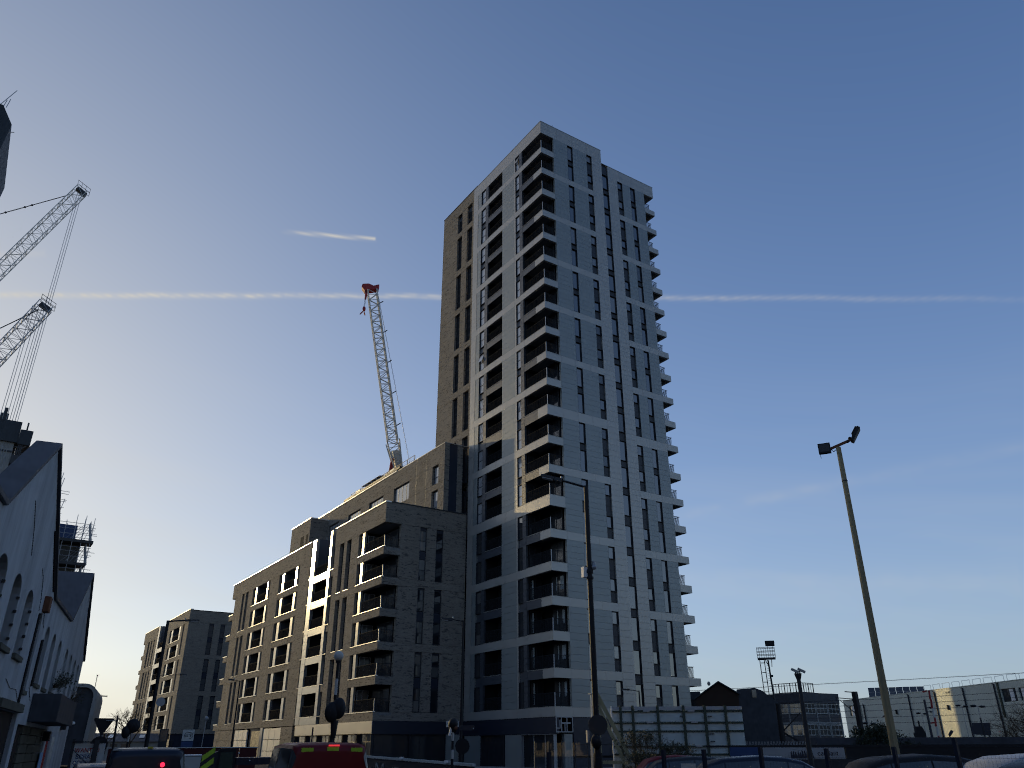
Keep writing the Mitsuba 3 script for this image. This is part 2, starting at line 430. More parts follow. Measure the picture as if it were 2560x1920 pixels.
# --- left face
for k, F in enumerate(FL):
    even = k % 2 == 0
    zt = NXT[k] - (BH[k + 1] if k < 20 else 0.78)          # underside of the next fascia
    nb = zt if not even else NXT[k]                         # where cladding stops: below the next full band or run on to the next floor
    up_to = (zt if not even else NXT[k])
    if k == 20:
        up_to = SOF
    lo = F
    # cladding strips (full bands stop them at even floors)
    planks(LF, 5.77, 8.41, lo, up_to, 'm_panel_mid')
    planks(LF, 13.42, 14.2, lo, up_to, 'm_panel_mid')
    planks(LF, 14.28, 15.4, lo, up_to, 'm_panel_light')
    sheet(tower, LF, 5.5, 5.765, lo + 0.01, up_to - 0.01, 'm_panel_light_1', 'edge_trim', -0.27, -0.004)
    sheet(tower, LF, 14.2, 14.275, lo + 0.01, up_to - 0.01, 'm_frame', 'joint', -0.27, -0.06)
    for u0, u1 in ((4.07, 4.64), (11.76, 12.34)):
        n = max(1, round((up_to - lo) / 0.6)); s = (up_to - lo) / n
        for i in range(n):
            m = MB(); LF.box(m, u0, u1, lo + i * s + 0.012, lo + (i + 1) * s - 0.012, -0.25, -0.006)
            put(tower, 'dark_panel', m, 'm_panel_dark')
    for u0, u1 in ((4.65, 5.5), (12.35, 13.4)):
        top = min(F + 2.24, up_to - 0.02)
        tilt = rng.random() < 0.12
        w = window(tower, LF, u0, u1, F + 0.012, top, (F + 1.05,), 0.13, mat='m_glass_sky_pale' if k > 5 else 'm_glass')  # upper floors get the paler panes, sky brightness painted into the glass
        if tilt and k > 5:
            sash = MB()
            a, b = LF.P(u0 + 0.1, top - 0.1, -0.12), LF.P(u1 - 0.1, F + 1.1, 0.16)
            sash.add([LF.P(u0 + 0.1, top - 0.1, -0.13), LF.P(u1 - 0.1, top - 0.1, -0.13), LF.P(u1 - 0.1, F + 1.12, 0.2), LF.P(u0 + 0.1, F + 1.12, 0.2),
                      LF.P(u0 + 0.1, top - 0.1, -0.15), LF.P(u1 - 0.1, top - 0.1, -0.15), LF.P(u1 - 0.1, F + 1.12, 0.18), LF.P(u0 + 0.1, F + 1.12, 0.18)],
                     [[0, 1, 2], [0, 2, 3], [4, 6, 5], [4, 7, 6], [3, 2, 6], [3, 6, 7], [0, 4, 5], [0, 5, 1], [0, 3, 7], [0, 7, 4], [1, 5, 6], [1, 6, 2]])
            put(w, 'open_sash', sash, 'm_glass_sky_pale')
        if up_to - top > 0.1:
            sheet(tower, LF, u0, u1, top, up_to - 0.01, 'm_panel_dark')
    if even:
        band(LF, 0.0, 15.4, F - BH[k], F, seg=1.9)
    else:
        band(LF, 0.0, 1.68, F - BH[k], F, seg=1.68)
        for u0, u1 in ((1.7, 4.06), (8.42, 11.75)):
            band(LF, u0, u1, F - BH[k], F, 'm_panel_dark', 2.4, 'dark_fascia', -0.2, -0.02)
    # corner balcony
    b = numbered(f'{tower}__balcony')
    m = MB(); m.box(CX + 0.28, CX + 1.86, CY + 0.28, CY + 4.06, F - 0.3, F - 0.03); put(b, 'slab', m, 'm_soffit')
    m = MB(); LF.box(m, -0.02, 4.06, F, F + 0.035, -0.16, 0.02); RF.box(m, 0.14, 1.86, F, F + 0.035, -0.16, 0.02); put(b, 'coping', m, 'm_panel_light_2')
    railing(b, [((CX + 0.12, CY + 0.12), (CX + 0.12, CY + 4.04)), ((CX + 0.12, CY + 0.12), (CX + 1.84, CY + 0.12))], F + 0.035, post=[(CX + 0.1, CY + 0.1)])
    bf = Face(CX + 1.84, CY, (0, 1), (-1, 0))
    window(b, bf, 0.5, 2.5, F + 0.05, F + 2.3, (), 0.0, 0.06, 'm_glass_warm' if k < 5 else 'm_glass_deep', False, 'door', 'm_steel_dark', (1.5,))
    if k < 4:
        sheet(b, bf, 0.62, 0.95 + 0.2 * (k % 2), F + 0.9, F + 2.1, 'm_blind', 'blind', 0.01, 0.02)
        sheet(b, bf, 1.62, 1.78, F + 0.9, F + 2.1, 'm_blind', 'blind', 0.01, 0.02)
    bg = Face(CX, CY + 4.05, (1, 0), (0, -1))
    window(b, bg, 0.35, 1.75, F + 0.05, F + 2.3, (), 0.0, 0.06, 'm_glass_deep', False, 'door', 'm_steel_dark', (1.05,))
    if k < 4:
        sheet(b, bg, 0.62, 0.8, F + 0.3, F + 2.1, 'm_blind', 'blind', 0.01, 0.02)
    # second balcony
    b = numbered(f'{tower}__balcony')
    m = MB(); m.box(CX + 0.28, CX + 1.6, CY + 8.41, CY + 11.75, F - 0.3, F - 0.03); put(b, 'slab', m, 'm_soffit')
    m = MB(); LF.box(m, 8.42, 11.74, F, F + 0.035, -0.16, 0.02); put(b, 'coping', m, 'm_panel_light_2')
    railing(b, [((CX + 0.1, CY + 8.45), (CX + 0.1, CY + 11.7))], F + 0.035)
    bf = Face(CX + 1.58, CY, (0, 1), (-1, 0))
    window(b, bf, 8.6, 11.5, F + 0.05, F + 2.3, (), 0.0, 0.06, 'm_glass_deep', False, 'door', 'm_steel_dark', (9.6, 10.6))
    # right face, left section
    up_r = (zt if even else NXT[k]) if k > 0 else zt
    if k == 20:
        up_r = SOF
    lo_r = F
    for u0, u1 in ((1.86, 3.96), (4.78, 6.95)):
        planks(RF, u0, u1, lo_r, up_r, 'm_panel_mid')
    planks(RF, 7.77, 9.33, F if k else F, NXT[k] if k < 20 else SOF, 'm_panel_light')
    top = min(F + 2.29, up_r - 0.01)
    window(tower, RF, 3.96, 4.78, F + 0.01, top, (), 0.17)
    if up_r - top > 0.05:
        sheet(tower, RF, 3.96, 4.78, top, up_r - 0.01, 'm_frame')
    sheet(tower, RF, 6.95, 7.77, F + 0.01, F + 1.08, 'm_frame', 'spandrel', -0.28, -0.15)
    window(tower, RF, 6.95, 7.77, F + 1.08, top, (), 0.17)
    if up_r - top > 0.05:
        sheet(tower, RF, 6.95, 7.77, top, up_r - 0.01, 'm_frame', 'spandrel', -0.28, -0.15)
    if not even or k == 0:
        band(RF, 0.0, 7.77, F - BH[k], F, seg=1.86)
        if k == 0:
            band(RF, 7.77, 9.33, F - BH[k], F, seg=1.6)
    else:
        band(RF, 0.0, 1.86, F - BH[k], F, seg=1.86)
    # right face, set-back section
    planks(R2, 11.92, 13.48, F, NXT[k] if k < 20 else SOF, 'm_panel_light')
    planks(R2, 14.32, 15.66, lo_r, up_r, 'm_panel_mid'); planks(R2, 16.5, 18.11, lo_r, up_r, 'm_panel_mid')
    window(tower, R2, 9.6, 11.92, F + 0.01, F + 2.29, (), 0.17)
    sheet(tower, R2, 9.6, 11.92, F + 2.29, NXT[k] - 0.005 if k < 20 else TOP - 0.1, 'm_frame')
    sheet(tower, R2, 13.48, 14.32, F + 0.01, F + 1.08, 'm_frame', 'spandrel', -0.28, -0.15)
    window(tower, R2, 13.48, 14.32, F + 1.08, top, (), 0.17)
    if up_r - top > 0.05:
        sheet(tower, R2, 13.48, 14.32, top, up_r - 0.01, 'm_frame', 'spandrel', -0.28, -0.15)
    window(tower, R2, 15.66, 16.5, F + 0.01, top, (), 0.17)
    if up_r - top > 0.05:
        sheet(tower, R2, 15.66, 16.5, top, up_r - 0.01, 'm_frame')
    if not even or k == 0:
        band(R2, 13.48, 18.11, F - BH[k], F, seg=1.55)
        if k == 0:
            band(R2, 11.92, 13.48, F - BH[k], F, seg=1.6)
    b = numbered(f'{tower}__balcony')
    m = MB(); m.box(CX + 18.11, CX + 19.57, CY + 2.07, CY + 6.0, F - 0.3, F - 0.03); put(b, 'slab', m, 'm_soffit')
    band(R2, 18.11, 19.81, F - 0.75, F, seg=1.7)
    E2 = Face(CX + 19.81, CY + 1.79, (0, 1), (1, 0))
    band(E2, 0.28, 4.21, F - 0.75, F, seg=2.0, d0=-0.24)
    railing(b, [((CX + 18.15, CY + 2.2), (CX + 19.35, CY + 2.2)), ((CX + 19.35, CY + 2.2), (CX + 19.35, CY + 5.9))], F, post=None)

# parapets and reveals at the top
band(LF, 0.0, 15.4, SOF, TOP, seg=2.9, vsplit=2)
band(RF, 0.0, 9.33, SOF, TOP, seg=2.1, vsplit=2)
band(R2, 11.92, 19.81, SOF, TOP - 0.02, seg=1.98, vsplit=2)
m = MB(); m.box(CX + 9.06, CX + 9.33, CY + 0.02, CY + 1.79, 0, TOP); put(tower, 'return_wall', m, 'm_panel_light_1')
m = MB()
LF.box(m, -0.03, 15.4, TOP, TOP + 0.06, -0.3, 0.03); RF.box(m, 0.3, 9.35, TOP, TOP + 0.06, -0.3, 0.03); R2.box(m, 9.35, 19.84, TOP - 0.02, TOP + 0.04, -0.3, 0.03)
put(tower, 'coping', m, 'm_panel_mid_1')
E3 = Face(CX + 19.81, CY + 1.79, (0, 1), (1, 0))
band(E3, 0.28, 22.9, SOF, TOP - 0.02, seg=3.2, d0=-0.24)
for k, F in enumerate(FL):
    m = MB(); m.box(CX + 17.87, CX + 18.11, CY + 2.05, CY + 6.0, F + 0.01, NXT[k] - 0.76); put(tower, 'end_wall', m, 'm_panel_mid_1')
m = MB(); m.box(CX + 19.57, CX + 19.81, CY + 6.0, CY + 24.72, 0, SOF); put(tower, 'end_wall', m, 'm_panel_mid_1')

# brick wing of the left face
ztop = 70.9
cols = [(16.69, 18.04), (19.4, 20.67)]
edges = [15.42, 16.69, 18.04, 19.4, 20.67, 24.72]
for k, F in enumerate(FL):
    even = k % 2 == 0
    if F < 23:
        continue
    zt = (NXT[k] - 0.85) if k < 20 else 69.1
    if even:
        m = MB(); BW.box(m, 15.42, 24.72, F - 0.85, F, -0.5, 0.0); put(tower, 'brick_band', m, 'm_brick')
        zb = (FL[k + 2] - 0.85) if k < 19 else 69.1
        for a, b_ in ((15.42, 16.69), (18.04, 19.4), (20.67, 24.72)):
            m = MB(); BW.box(m, a, b_, F + 0.02, zb - 0.02, -0.5, -0.015); put(tower, 'brick_pier', m, 'm_brick')
    for a, b_ in cols:
        top = F + 2.2
        window(tower, BW, a, b_, F + 0.02, top, (F + 1.05,), 0.3, 0.07, 'm_glass_sky_pale' if k > 9 else 'm_glass', False)
        hi = (NXT[k] if even else zt) if k < 20 else 69.08
        if hi - top > 0.06:
            sheet(tower, BW, a, b_, top, hi, 'm_panel_dark', 'spandrel', -0.5, -0.36)
m = MB(); BW.box(m, 15.42, 24.72, 69.1, ztop, -0.5, 0.0); put(tower, 'brick_parapet', m, 'm_brick')
m = MB(); BW.box(m, 15.4, 24.76, ztop, ztop + 0.1, -0.55, 0.05); put(tower, 'coping', m, 'm_steel_dark')
m = MB(); m.box(CX + 0.6, CX + 19.5, CY + 24.2, CY + 24.72, 20, ztop); put(tower, 'brick_return', m, 'm_brick')
m = MB(); m.tube((CX + 2.0, CY + 0.3, TOP), (CX + 2.0, CY + 0.3, TOP + 0.6), 0.03); m.tube((CX + 0.3, CY + 9.5, TOP), (CX + 0.3, CY + 9.5, TOP + 0.5), 0.03); put(tower, 'roof_peg', m, 'm_frame')

# ground floor of the tower
gz = FL[0] - BH[0]
sheet(tower, LF, 0.0, 15.6, 2.62, gz - 0.005, 'm_navy', 'dark_fascia', -0.4, -0.06)
sheet(tower, RF, 1.9, 9.33, 2.62, gz - 0.005, 'm_navy', 'dark_fascia', -0.4, -0.06)
for u in (2.0, 4.45, 6.9):
    for z in (-0.15, 0.9, 1.8):
        sheet(tower, RF, u, u + 2.42, z, z + 0.87, 'm_navy', 'dark_panel', -0.4, -0.1)
sheet(tower, R2, 9.4, 19.8, -0.15, gz, 'm_navy', 'dark_panel', -0.4, -0.1)
sheet(tower, RF, 1.0, 1.86, -0.15, 2.6, 'm_panel_mid_1', 'column', -0.5, -0.12)
for z in (0.6, 1.6):
    pass
sheet(tower, LF, 12.2, 15.4, -0.15, 2.6, 'm_panel_mid_0', 'grey_panel', -0.4, -0.14)
sheet(tower, LF, 5.3, 8.0, -0.15, 2.6, 'm_panel_mid_0', 'grey_panel', -0.4, -0.14)
window(tower, LF, 8.1, 12.1, -0.1, 2.6, (2.0,), 0.3, 0.06, 'm_glass_deep', True, 'entrance', 'm_frame', (9.1, 10.1, 11.1))
window(tower, LF, 0.3, 5.2, -0.1, 2.6, (), 0.3, 0.04, 'm_glass_deep', True, 'shopfront', 'm_galv', (1.9, 3.6))
m = MB()                                                   # unfinished sign: bare metal studs on the corner
for u in (0.08, 0.62, 1.2, 1.8):
    RF.box(m, u - 0.035, u + 0.035, 2.72, 3.92, 0.0, 0.06)
for z in (2.72, 3.88):
    RF.box(m, 0.115, 0.585, z, z + 0.07, 0.002, 0.055); RF.box(m, 0.655, 1.165, z, z + 0.07, 0.002, 0.055); RF.box(m, 1.235, 1.765, z, z + 0.07, 0.002, 0.055)
RF.box(m, 0.66, 1.16, 3.38, 3.5, 0.004, 0.05); RF.box(m, 1.24, 1.6, 3.38, 3.5, 0.004, 0.05); RF.box(m, 0.95, 1.02, 2.8, 3.37, 0.004, 0.04); RF.box(m, 0.12, 0.5, 3.0, 3.08, 0.004, 0.04)
RF.box(m, 0.42, 0.5, 3.1, 3.7, 0.004, 0.04)
put(tower, 'sign_frame', m, 'm_galv')

planks_all.sort(key=lambda x: x[0])
rest = {}
for i, (_, Fc, a, b_, c, d_, mat) in enumerate(planks_all):
    if i < 300:
        m = MB(); Fc.box(m, a, b_, c, d_, -0.27, 0.0); put(tower, 'panel', m, mat)
    else:
        Fc.box(rest.setdefault(mat, MB()), a, b_, c, d_, -0.27, 0.0)
for mat, m in rest.items():
    put(tower, 'cladding', m, mat, kind='stuff')

# ------------------------------------------------------------------ brick blocks
PF = [4.65, 7.85, 11.0, 14.18, 17.3, 20.35]
PN = PF[1:] + [22.9 + 0.75]


def brick_left(owner, PL, y1, y2, segs, mat, x):
    """The street face of a brick block. segs: (kind, y0, y1) along the wall."""
    for k, F in enumerate(PF):
        even = k % 2 == 0
        if even:
            m = MB(); PL.box(m, y1, y2, F - 0.75, F, -0.5, 0.0); put(owner, 'brick_band', m, mat)
    for kind, a, b in segs:
        if kind == 'pier':
            for k in (0, 2, 4):
                zb = (PF[k + 2] - 0.75) if k < 4 else 22.9
                m = MB(); PL.box(m, a, b, PF[k] + 0.015, zb - 0.015, -0.5, -0.015); put(owner, 'brick_pier', m, mat)
        elif kind == 'strip':
            for k, F in enumerate(PF):
                zt = PN[k] - (0.75 if k % 2 else 0)
                zt = min(zt, 22.88)
                window(owner, PL, a, b, F + 0.02, F + 2.2, (F + 1.05,), 0.4, 0.06, jamb=False)
                if zt - F - 2.2 > 0.06:
                    sheet(owner, PL, a, b, F + 2.2, zt, 'm_frame', 'spandrel', -0.5, -0.38)
                if k % 2 == 0:
                    m = MB(); PL.box(m, a - 0.03, b + 0.03, F, F + 0.05, -0.4, 0.04); put(owner, 'sill', m, 'm_sill')
        elif kind == 'dark':
            for k, F in enumerate(PF):
                zt = min(PN[k] - 0.75, 22.88)
                window(owner, PL, a, b, F + 0.04, zt, (F + 1.1,), 0.3, 0.06, jamb=False)
                if k % 2:
                    m = MB(); PL.box(m, a, b, F - 0.75, F, -0.5, -0.03); put(owner, 'fascia', m, mat)
                m = MB(); PL.box(m, a - 0.02, b + 0.02, F, F + 0.05, -0.34, 0.05); put(owner, 'sill', m, 'm_sill')
        elif kind == 'white':
            for k, F in enumerate(PF):
                zt = min(PN[k] - 0.75, 22.88)
                for i in range(3):
                    h = (zt - F - 0.06) / 3
                    m = MB(); PL.box(m, a + 0.01, b - 0.01, F + 0.06 + i * h + 0.01, F + 0.06 + (i + 1) * h - 0.01, -0.3, -0.05); put(owner, 'white_panel', m, 'm_panel_bright')
                if k % 2:
                    m = MB(); PL.box(m, a, b, F - 0.75, F, -0.5, -0.02); put(owner, 'fascia', m, mat)
                m = MB(); PL.box(m, a, b, F, F + 0.055, -0.34, 0.06); put(owner, 'sill', m, 'm_sill')
        elif kind in ('void', 'corner'):
            for k, F in enumerate(PF):
                b_ = numbered(f'{owner}__balcony')
                if k % 2:
                    m = MB(); PL.box(m, a, b, F - 0.75, F, -0.3, 0.0); put(b_, 'fascia', m, mat)
                m = MB(); PL.box(m, a, b, F - 0.28, F - 0.02, -1.85, -0.31); put(b_, 'slab', m, 'm_soffit')
                m = MB(); PL.box(m, a - 0.01, b + 0.01, F, F + 0.07, -0.22, 0.07); put(b_, 'sill', m, 'm_sill')
                if kind == 'void':
                    railing(b_, [(tuple((PL.P(a + 0.05, 0, -0.12))[:2]), tuple((PL.P(b - 0.05, 0, -0.12))[:2]))], F + 0.07, pitch=0.12)
                    bk = Face(x + 1.8, PL.O[1], (0, 1), (-1, 0))
                    window(b_, bk, a + 0.3, b - 0.3, F + 0.05, F + 2.2, (), 0.0, 0.06, 'm_glass_deep', False, 'door', 'm_frame', ((a + b) / 2,))
                    for e in (a, b):
                        m = MB(); PL.box(m, e - 0.06, e + 0.06, F, PN[k] - 0.76, -1.8, -0.32); put(b_, 'side_wall', m, 'm_panel_dark')
                else:
                    fr = Face(x, PL.O[1] + a, (1, 0), (0, -1))
                    if k % 2:
                        m = MB(); fr.box(m, 0.3, 1.85, F - 0.75, F, -0.3, 0.0); put(b_, 'fascia', m, mat)
                    m = MB(); fr.box(m, 0.22, 1.86, F, F + 0.05, -0.2, 0.03); put(b_, 'coping', m, 'm_steel_dark')
                    y = PL.O[1] + a
                    railing(b_, [((x + 0.12, y + 0.12), (x + 0.12, PL.O[1] + b - 0.05))], F + 0.07, pitch=0.12, post=[(x + 0.12, y + 0.12)])
                    railing(b_, [((x + 0.16, y + 0.12), (x + 1.83, y + 0.12))], F + 0.07, pitch=0.12)
                    bk = Face(x + 1.83, PL.O[1], (0, 1), (-1, 0))
                    window(b_, bk, a + 0.6, b - 0.6, F + 0.05, F + 2.2, (), 0.0, 0.06, 'm_glass_deep', False, 'door', 'm_frame', ((a + b) / 2,))
                    bk = Face(x, PL.O[1] + b - 0.02, (1, 0), (0, -1))
                    window(b_, bk, 0.4, 1.7, F + 0.05, F + 2.2, (), 0.0, 0.06, 'm_glass_warm', False, 'door', 'm_galv', (1.0,))
        elif kind == 'metal':
            # a bay framed in pale metal: pilasters, fascias and recessed balconies, standing clear of the roof line
            pw = min(1.3, (b - a) * 0.2) if b - a < 7 else 1.4
            for e0, e1 in ((a, a + 0.75), (b - pw, b)):
                n = 26; h = (25.15 - 3.9) / n
                for i in range(n):
                    m = MB(); PL.box(m, e0, e1, 3.9 + i * h + 0.012, 3.9 + (i + 1) * h - 0.012, -0.3, 0.06); put(owner, 'metal_panel', m, 'm_panel_bright')
            i0, i1 = a + 0.75, b - pw
            for k, F in enumerate(PF):
                b_ = numbered(f'{owner}__balcony')
                mid = (i0 + i1) / 2
                for s0, s1 in ((i0, mid - 0.006), (mid + 0.006, i1)):
                    m = MB(); PL.box(m, s0, s1, F - 0.75, F, -0.28, 0.035); put(b_, 'fascia', m, 'm_panel_bright')
                m = MB(); PL.box(m, i0, i1, F - 0.28, F - 0.02, -1.85, -0.29); put(b_, 'slab', m, 'm_soffit')
                m = MB(); PL.box(m, i0, i1, F, F + 0.05, -0.2, 0.08); put(b_, 'sill', m, 'm_sill')
                railing(b_, [(tuple(PL.P(i0 + 0.05, 0, -0.1)[:2]), tuple(PL.P(i1 - 0.05, 0, -0.1)[:2]))], F + 0.05, pitch=0.12)
                bk = Face(x + 1.8, PL.O[1], (0, 1), (-1, 0))
                window(b_, bk, i0 + 0.3, i1 - 0.3, F + 0.05, F + 2.2, (), 0.0, 0.06, 'm_glass_deep', False, 'door', 'm_frame', (mid,))
            m = MB(); PL.box(m, i1 - 0.1, i1, 21.5, 25.15, -1.8, -0.3); PL.box(m, i0, i0 + 0.1, 21.5, 25.15, -1.8, -0.3); put(owner, 'side_wall', m, 'm_panel_dark')
    m = None


def parapet(owner, PL, spans, mat, top=25.05):
    for a, b in spans:
        m = MB(); PL.box(m, a, b, 22.9, top, -0.5, 0.0); put(owner, 'brick_parapet', m, mat)
        m = MB(); PL.box(m, a - 0.05, b + 0.05, top, top + 0.12, -0.55, 0.09); put(owner, 'coping', m, 'm_sill')


def front_face(owner, PFr, w, cols, mat, c0, glasscol):
    """The front facing the tower's own frontage: brick bands, piers and two-storey window strips; c0 is the width of the corner recess."""
    for k in (0, 2, 4):
        F = PF[k]
        m = MB(); PFr.box(m, c0 if k else c0, w, F - 0.75, F, -0.45, 0.0); put(owner, 'brick_band', m, mat)
        if c0 > 0.5:
            m = MB(); PFr.box(m, 0.5, c0, F - 0.75, F, -0.3, 0.0); put(owner, 'brick_band', m, mat)
        zb = (PF[k + 2] - 0.75) if k < 4 else 22.9
        us = [c0] + [e for c in cols for e in c] + [w]
        for a, b in zip(us[0::2], us[1::2]):
            m = MB(); PFr.box(m, a, b, F + 0.02, zb - 0.02, -0.45, -0.015); put(owner, 'brick_pier', m, mat)
        for a, b in cols:
            for kk in (k, k + 1):
                G = PF[kk]
                window(owner, PFr, a, b, G + 0.02, G + 2.25, (G + 1.1,), 0.16, 0.07, glasscol, False)
                hi = PF[kk + 1] if kk == k else zb - 0.02
                if hi - G - 2.25 > 0.05:
                    sheet(owner, PFr, a, b, G + 2.25, hi, 'm_navy', 'spandrel', -0.45, -0.15)
    m = MB(); PFr.box(m, 0.5, w, 22.9, 25.05, -0.5, 0.0); put(owner, 'brick_parapet', m, mat)
    m = MB(); PFr.box(m, 0.55, w, 25.05, 25.17, -0.55, 0.06); put(owner, 'coping', m, 'm_steel_dark')


# near block
X1, Y1, Y1E = 33.1, 73.5, 130.0
nb = thing('brick_apartment_block', 'brown brick apartment block joined to the tower, with balcony bays and a taller set-back storey', 'apartment block')
PL = Face(X1, 0.0, (0, 1), (-1, 0))
segs = [('corner', 73.5, 78.65), ('white', 78.65, 79.3), ('dark', 79.3, 80.2), ('pier', 80.2, 82.3), ('strip', 82.3, 83.55), ('pier', 83.55, 84.4), ('strip', 84.4, 85.65), ('pier', 85.65, 87.1),
        ('dark', 87.1, 88.05), ('metal', 88.05, 94.65), ('dark', 94.65, 95.2), ('pier', 95.2, 98.9),
        ('dark', 98.9, 99.75), ('white', 99.75, 100.6), ('void', 100.6, 104.85), ('white', 104.85, 105.8), ('dark', 105.8, 107.0), ('pier', 107.0, 110.8),
        ('dark', 110.8, 111.65), ('white', 111.65, 112.4), ('void', 112.4, 116.7), ('white', 116.7, 117.6), ('dark', 117.6, 118.8), ('pier', 118.8, 121.1),
        ('strip', 121.1, 122.35), ('pier', 122.35, 123.2), ('strip', 123.2, 124.3), ('pier', 124.3, 128.1)]
brick_left(nb, PL, 73.5, 87.1, [s for s in segs if s[2] <= 88.06], 'm_brick', X1)
brick_left(nb, PL, 95.2, 128.1, [s for s in segs if s[1] > 88.0], 'm_brick', X1)
parapet(nb, PL, [(73.5, 87.2), (95.2, 129.8)], 'm_brick')
front_face(nb, Face(X1, Y1, (1, 0), (0, -1)), 9.72, [(4.1, 4.92), (6.05, 6.93)], 'm_brick', 1.86, 'm_glass')
core = Polygon([(X1, 73.5), (58, 73.5), (58, 129.8), (X1, 129.8)])
for a, b in ((73.0, 78.7), (88.8, 93.3), (100.6, 104.85), (112.4, 116.7), (128.1, 131)):
    core = core.difference(sbox(X1 - 1, a, X1 + 1.84, b))
core = core.difference(sbox(41.9, 73, 60, 84)).buffer(-0.46, join_style=2)
m = MB(); m.prism(core, (0, 0, -0.1), (1, 0, 0), (0, 1, 0), (0, 0, 24.5)); put(nb, 'wall', m, 'm_core')
m = MB(); m.box(X1 + 0.5, 42.6, 74.0, 87.2, 22.95, 24.4); m.box(X1 + 0.5, 42.6, 95.2, 129.3, 22.95, 24.4); m.box(X1 + 1.9, 42.6, 87.2, 95.2, 22.95, 24.4); put(nb, 'roof', m, 'm_soffit')
for k, F in enumerate(PF):                                  # far corner balconies, their fascias standing past the wall's end
    m = MB(); PL.box(m, 128.1, 130.35, F - 0.75, F, -0.4, 0.0); put(nb, 'fascia', m, 'm_brick')
    m = MB(); PL.box(m, 128.1, 130.4, F, F + 0.1, -0.4, 0.06); put(nb, 'sill', m, 'm_sill')
    m = MB(); m.box(X1 + 0.4, X1 + 1.9, 128.1, 130.3, F - 0.3, F - 0.05); put(nb, 'slab', m, 'm_soffit')
m = MB(); m.box(X1 + 1.3, X1 + 1.5, 128.0, 129.4, 4, 22.9); put(nb, 'side_wall', m, 'm_brick')

# its ground floor
for i, (a, b) in enumerate(((73.5, 77.0), (77.0, 80.5), (80.5, 84.0), (84.0, 87.5), (87.5, 91.0), (91.0, 94.5))):
    sheet(nb, PL, a + 0.01, b - 0.01, 2.82, 3.88, 'm_offwhite' if False else 'm_panel_light_0', 'fascia_panel', -0.3, 0.02)
    window(nb, PL, a + 0.1, b - 0.1, -0.1, 2.8, (2.1,), 0.3, 0.06, 'm_glass_deep', True, 'shopfront', 'm_frame', ((a + b) / 2,))
sheet(nb, PL, 77.6, 79.0, 0.2, 2.0, 'm_panel_mid_1', 'grey_panel', -0.25, -0.1)
PG = Face(X1, Y1, (1, 0), (0, -1))
sheet(nb, PG, 0.02, 9.7, 2.75, 3.88, 'm_navy', 'dark_fascia', -0.4, 0.0)
window(nb, PG, 0.3, 4.0, -0.1, 2.74, (), 0.3, 0.06, 'm_glass_deep', True, 'shopfront', 'm_frame', (1.4, 2.3))
window(nb, PG, 4.0, 7.9, -0.1, 2.74, (), 0.3, 0.06, 'm_glass_deep', True, 'shopfront', 'm_frame', (5.2, 6.6))
sheet(nb, PG, 7.95, 9.7, -0.1, 2.74, 'm_panel_mid_0', 'grey_panel', -0.4, -0.05)
for a, b in ((95.5, 99.5), (119.5, 129.0)):
    for i in range(3):
        m = MB(); PL.box(m, a, b, -0.1 + i * 1.32, -0.1 + (i + 1) * 1.32 - 0.03, -0.5, -0.02); put(nb, 'brick_panel', m, 'm_brick')
sheet(nb, PL, 94.6, 95.45, -0.1, 3.88, 'm_frame', 'dark_panel', -0.6, -0.4)
for a, b in ((99.7, 106.4), (113.2, 119.0)):
    n = 3
    for i in range(n):
        for j in range(3):
            sheet(nb, PL, a + (b - a) * i / n + 0.05, a + (b - a) * (i + 1) / n - 0.05, 0.0 + j * 1.28, 1.22 + j * 1.28, 'm_offwhite', 'shutter', -0.3, -0.12)
sheet(nb, PL, 106.5, 107.4, -0.1, 3.88, 'm_panel_bright', 'white_panel', -0.3, -0.02)
sheet(nb, PL, 107.4, 113.1, -0.1, 3.88, 'm_frame', 'dark_panel', -0.5, -0.4)

# the set-back upper part of the near block
UX = 40.1
UL = Face(UX, 0.0, (0, 1), (-1, 0))
wins = [(82.8, 87.1), (90.2, 94.6), (97.4, 101.7), (105.0, 108.9)]
m = MB(); UL.box(m, 74.0, 121.0, 31.1, 33.25, -0.5, 0.0); put(nb, 'brick_parapet', m, 'm_brick')
us = [74.0, 75.4, 76.9] + [e for w in wins for e in w] + [121.0]
for a, b in zip([74.0, 76.9] + [w[1] for w in wins], [75.4] + [w[0] for w in wins] + [121.0]):
    m = MB(); UL.box(m, a, b, 28.85, 31.085, -0.5, -0.002); put(nb, 'brick_pier', m, 'm_brick')
for a, b in wins:
    q = (b - a) / 4
    window(nb, UL, a, b, 28.85, 31.08, (), 0.22, 0.08, 'm_glass_sky_pale', False, 'window', 'm_frame', (a + q, a + 2 * q, a + 3 * q))
window(nb, UL, 75.4, 76.9, 28.85, 31.08, (29.75,), 0.3, 0.07, 'm_glass_sky_pale', False)
window(nb, UL, 75.4, 76.9, 25.0, 28.08, (26.2,), 0.3, 0.07, 'm_glass_sky_pale', False)
m = MB(); UL.box(m, 74.0, 121.0, 28.11, 28.83, -0.5, -0.012); put(nb, 'brick_band', m, 'm_brick')
for a, b in ((74.0, 75.4), (76.9, 121.0)):
    m = MB(); UL.box(m, a, b, 23.0, 28.09, -0.5, 0.0); put(nb, 'brick_pier', m, 'm_brick')
m = MB()
for y in (78.4, 80.95):
    UL.box(m, y - 0.02, y + 0.02, 25.1, 33.2, -0.1, 0.004)
put(nb, 'movement_joint', m, 'm_frame')
m = MB(); UL.box(m, 86.5, 121.0, 33.25, 33.42, -0.5, 0.1); put(nb, 'coping', m, 'm_sill')
m = MB(); UL.box(m, 74.0, 86.5, 33.25, 33.33, -0.5, 0.03); put(nb, 'coping', m, 'm_coping')
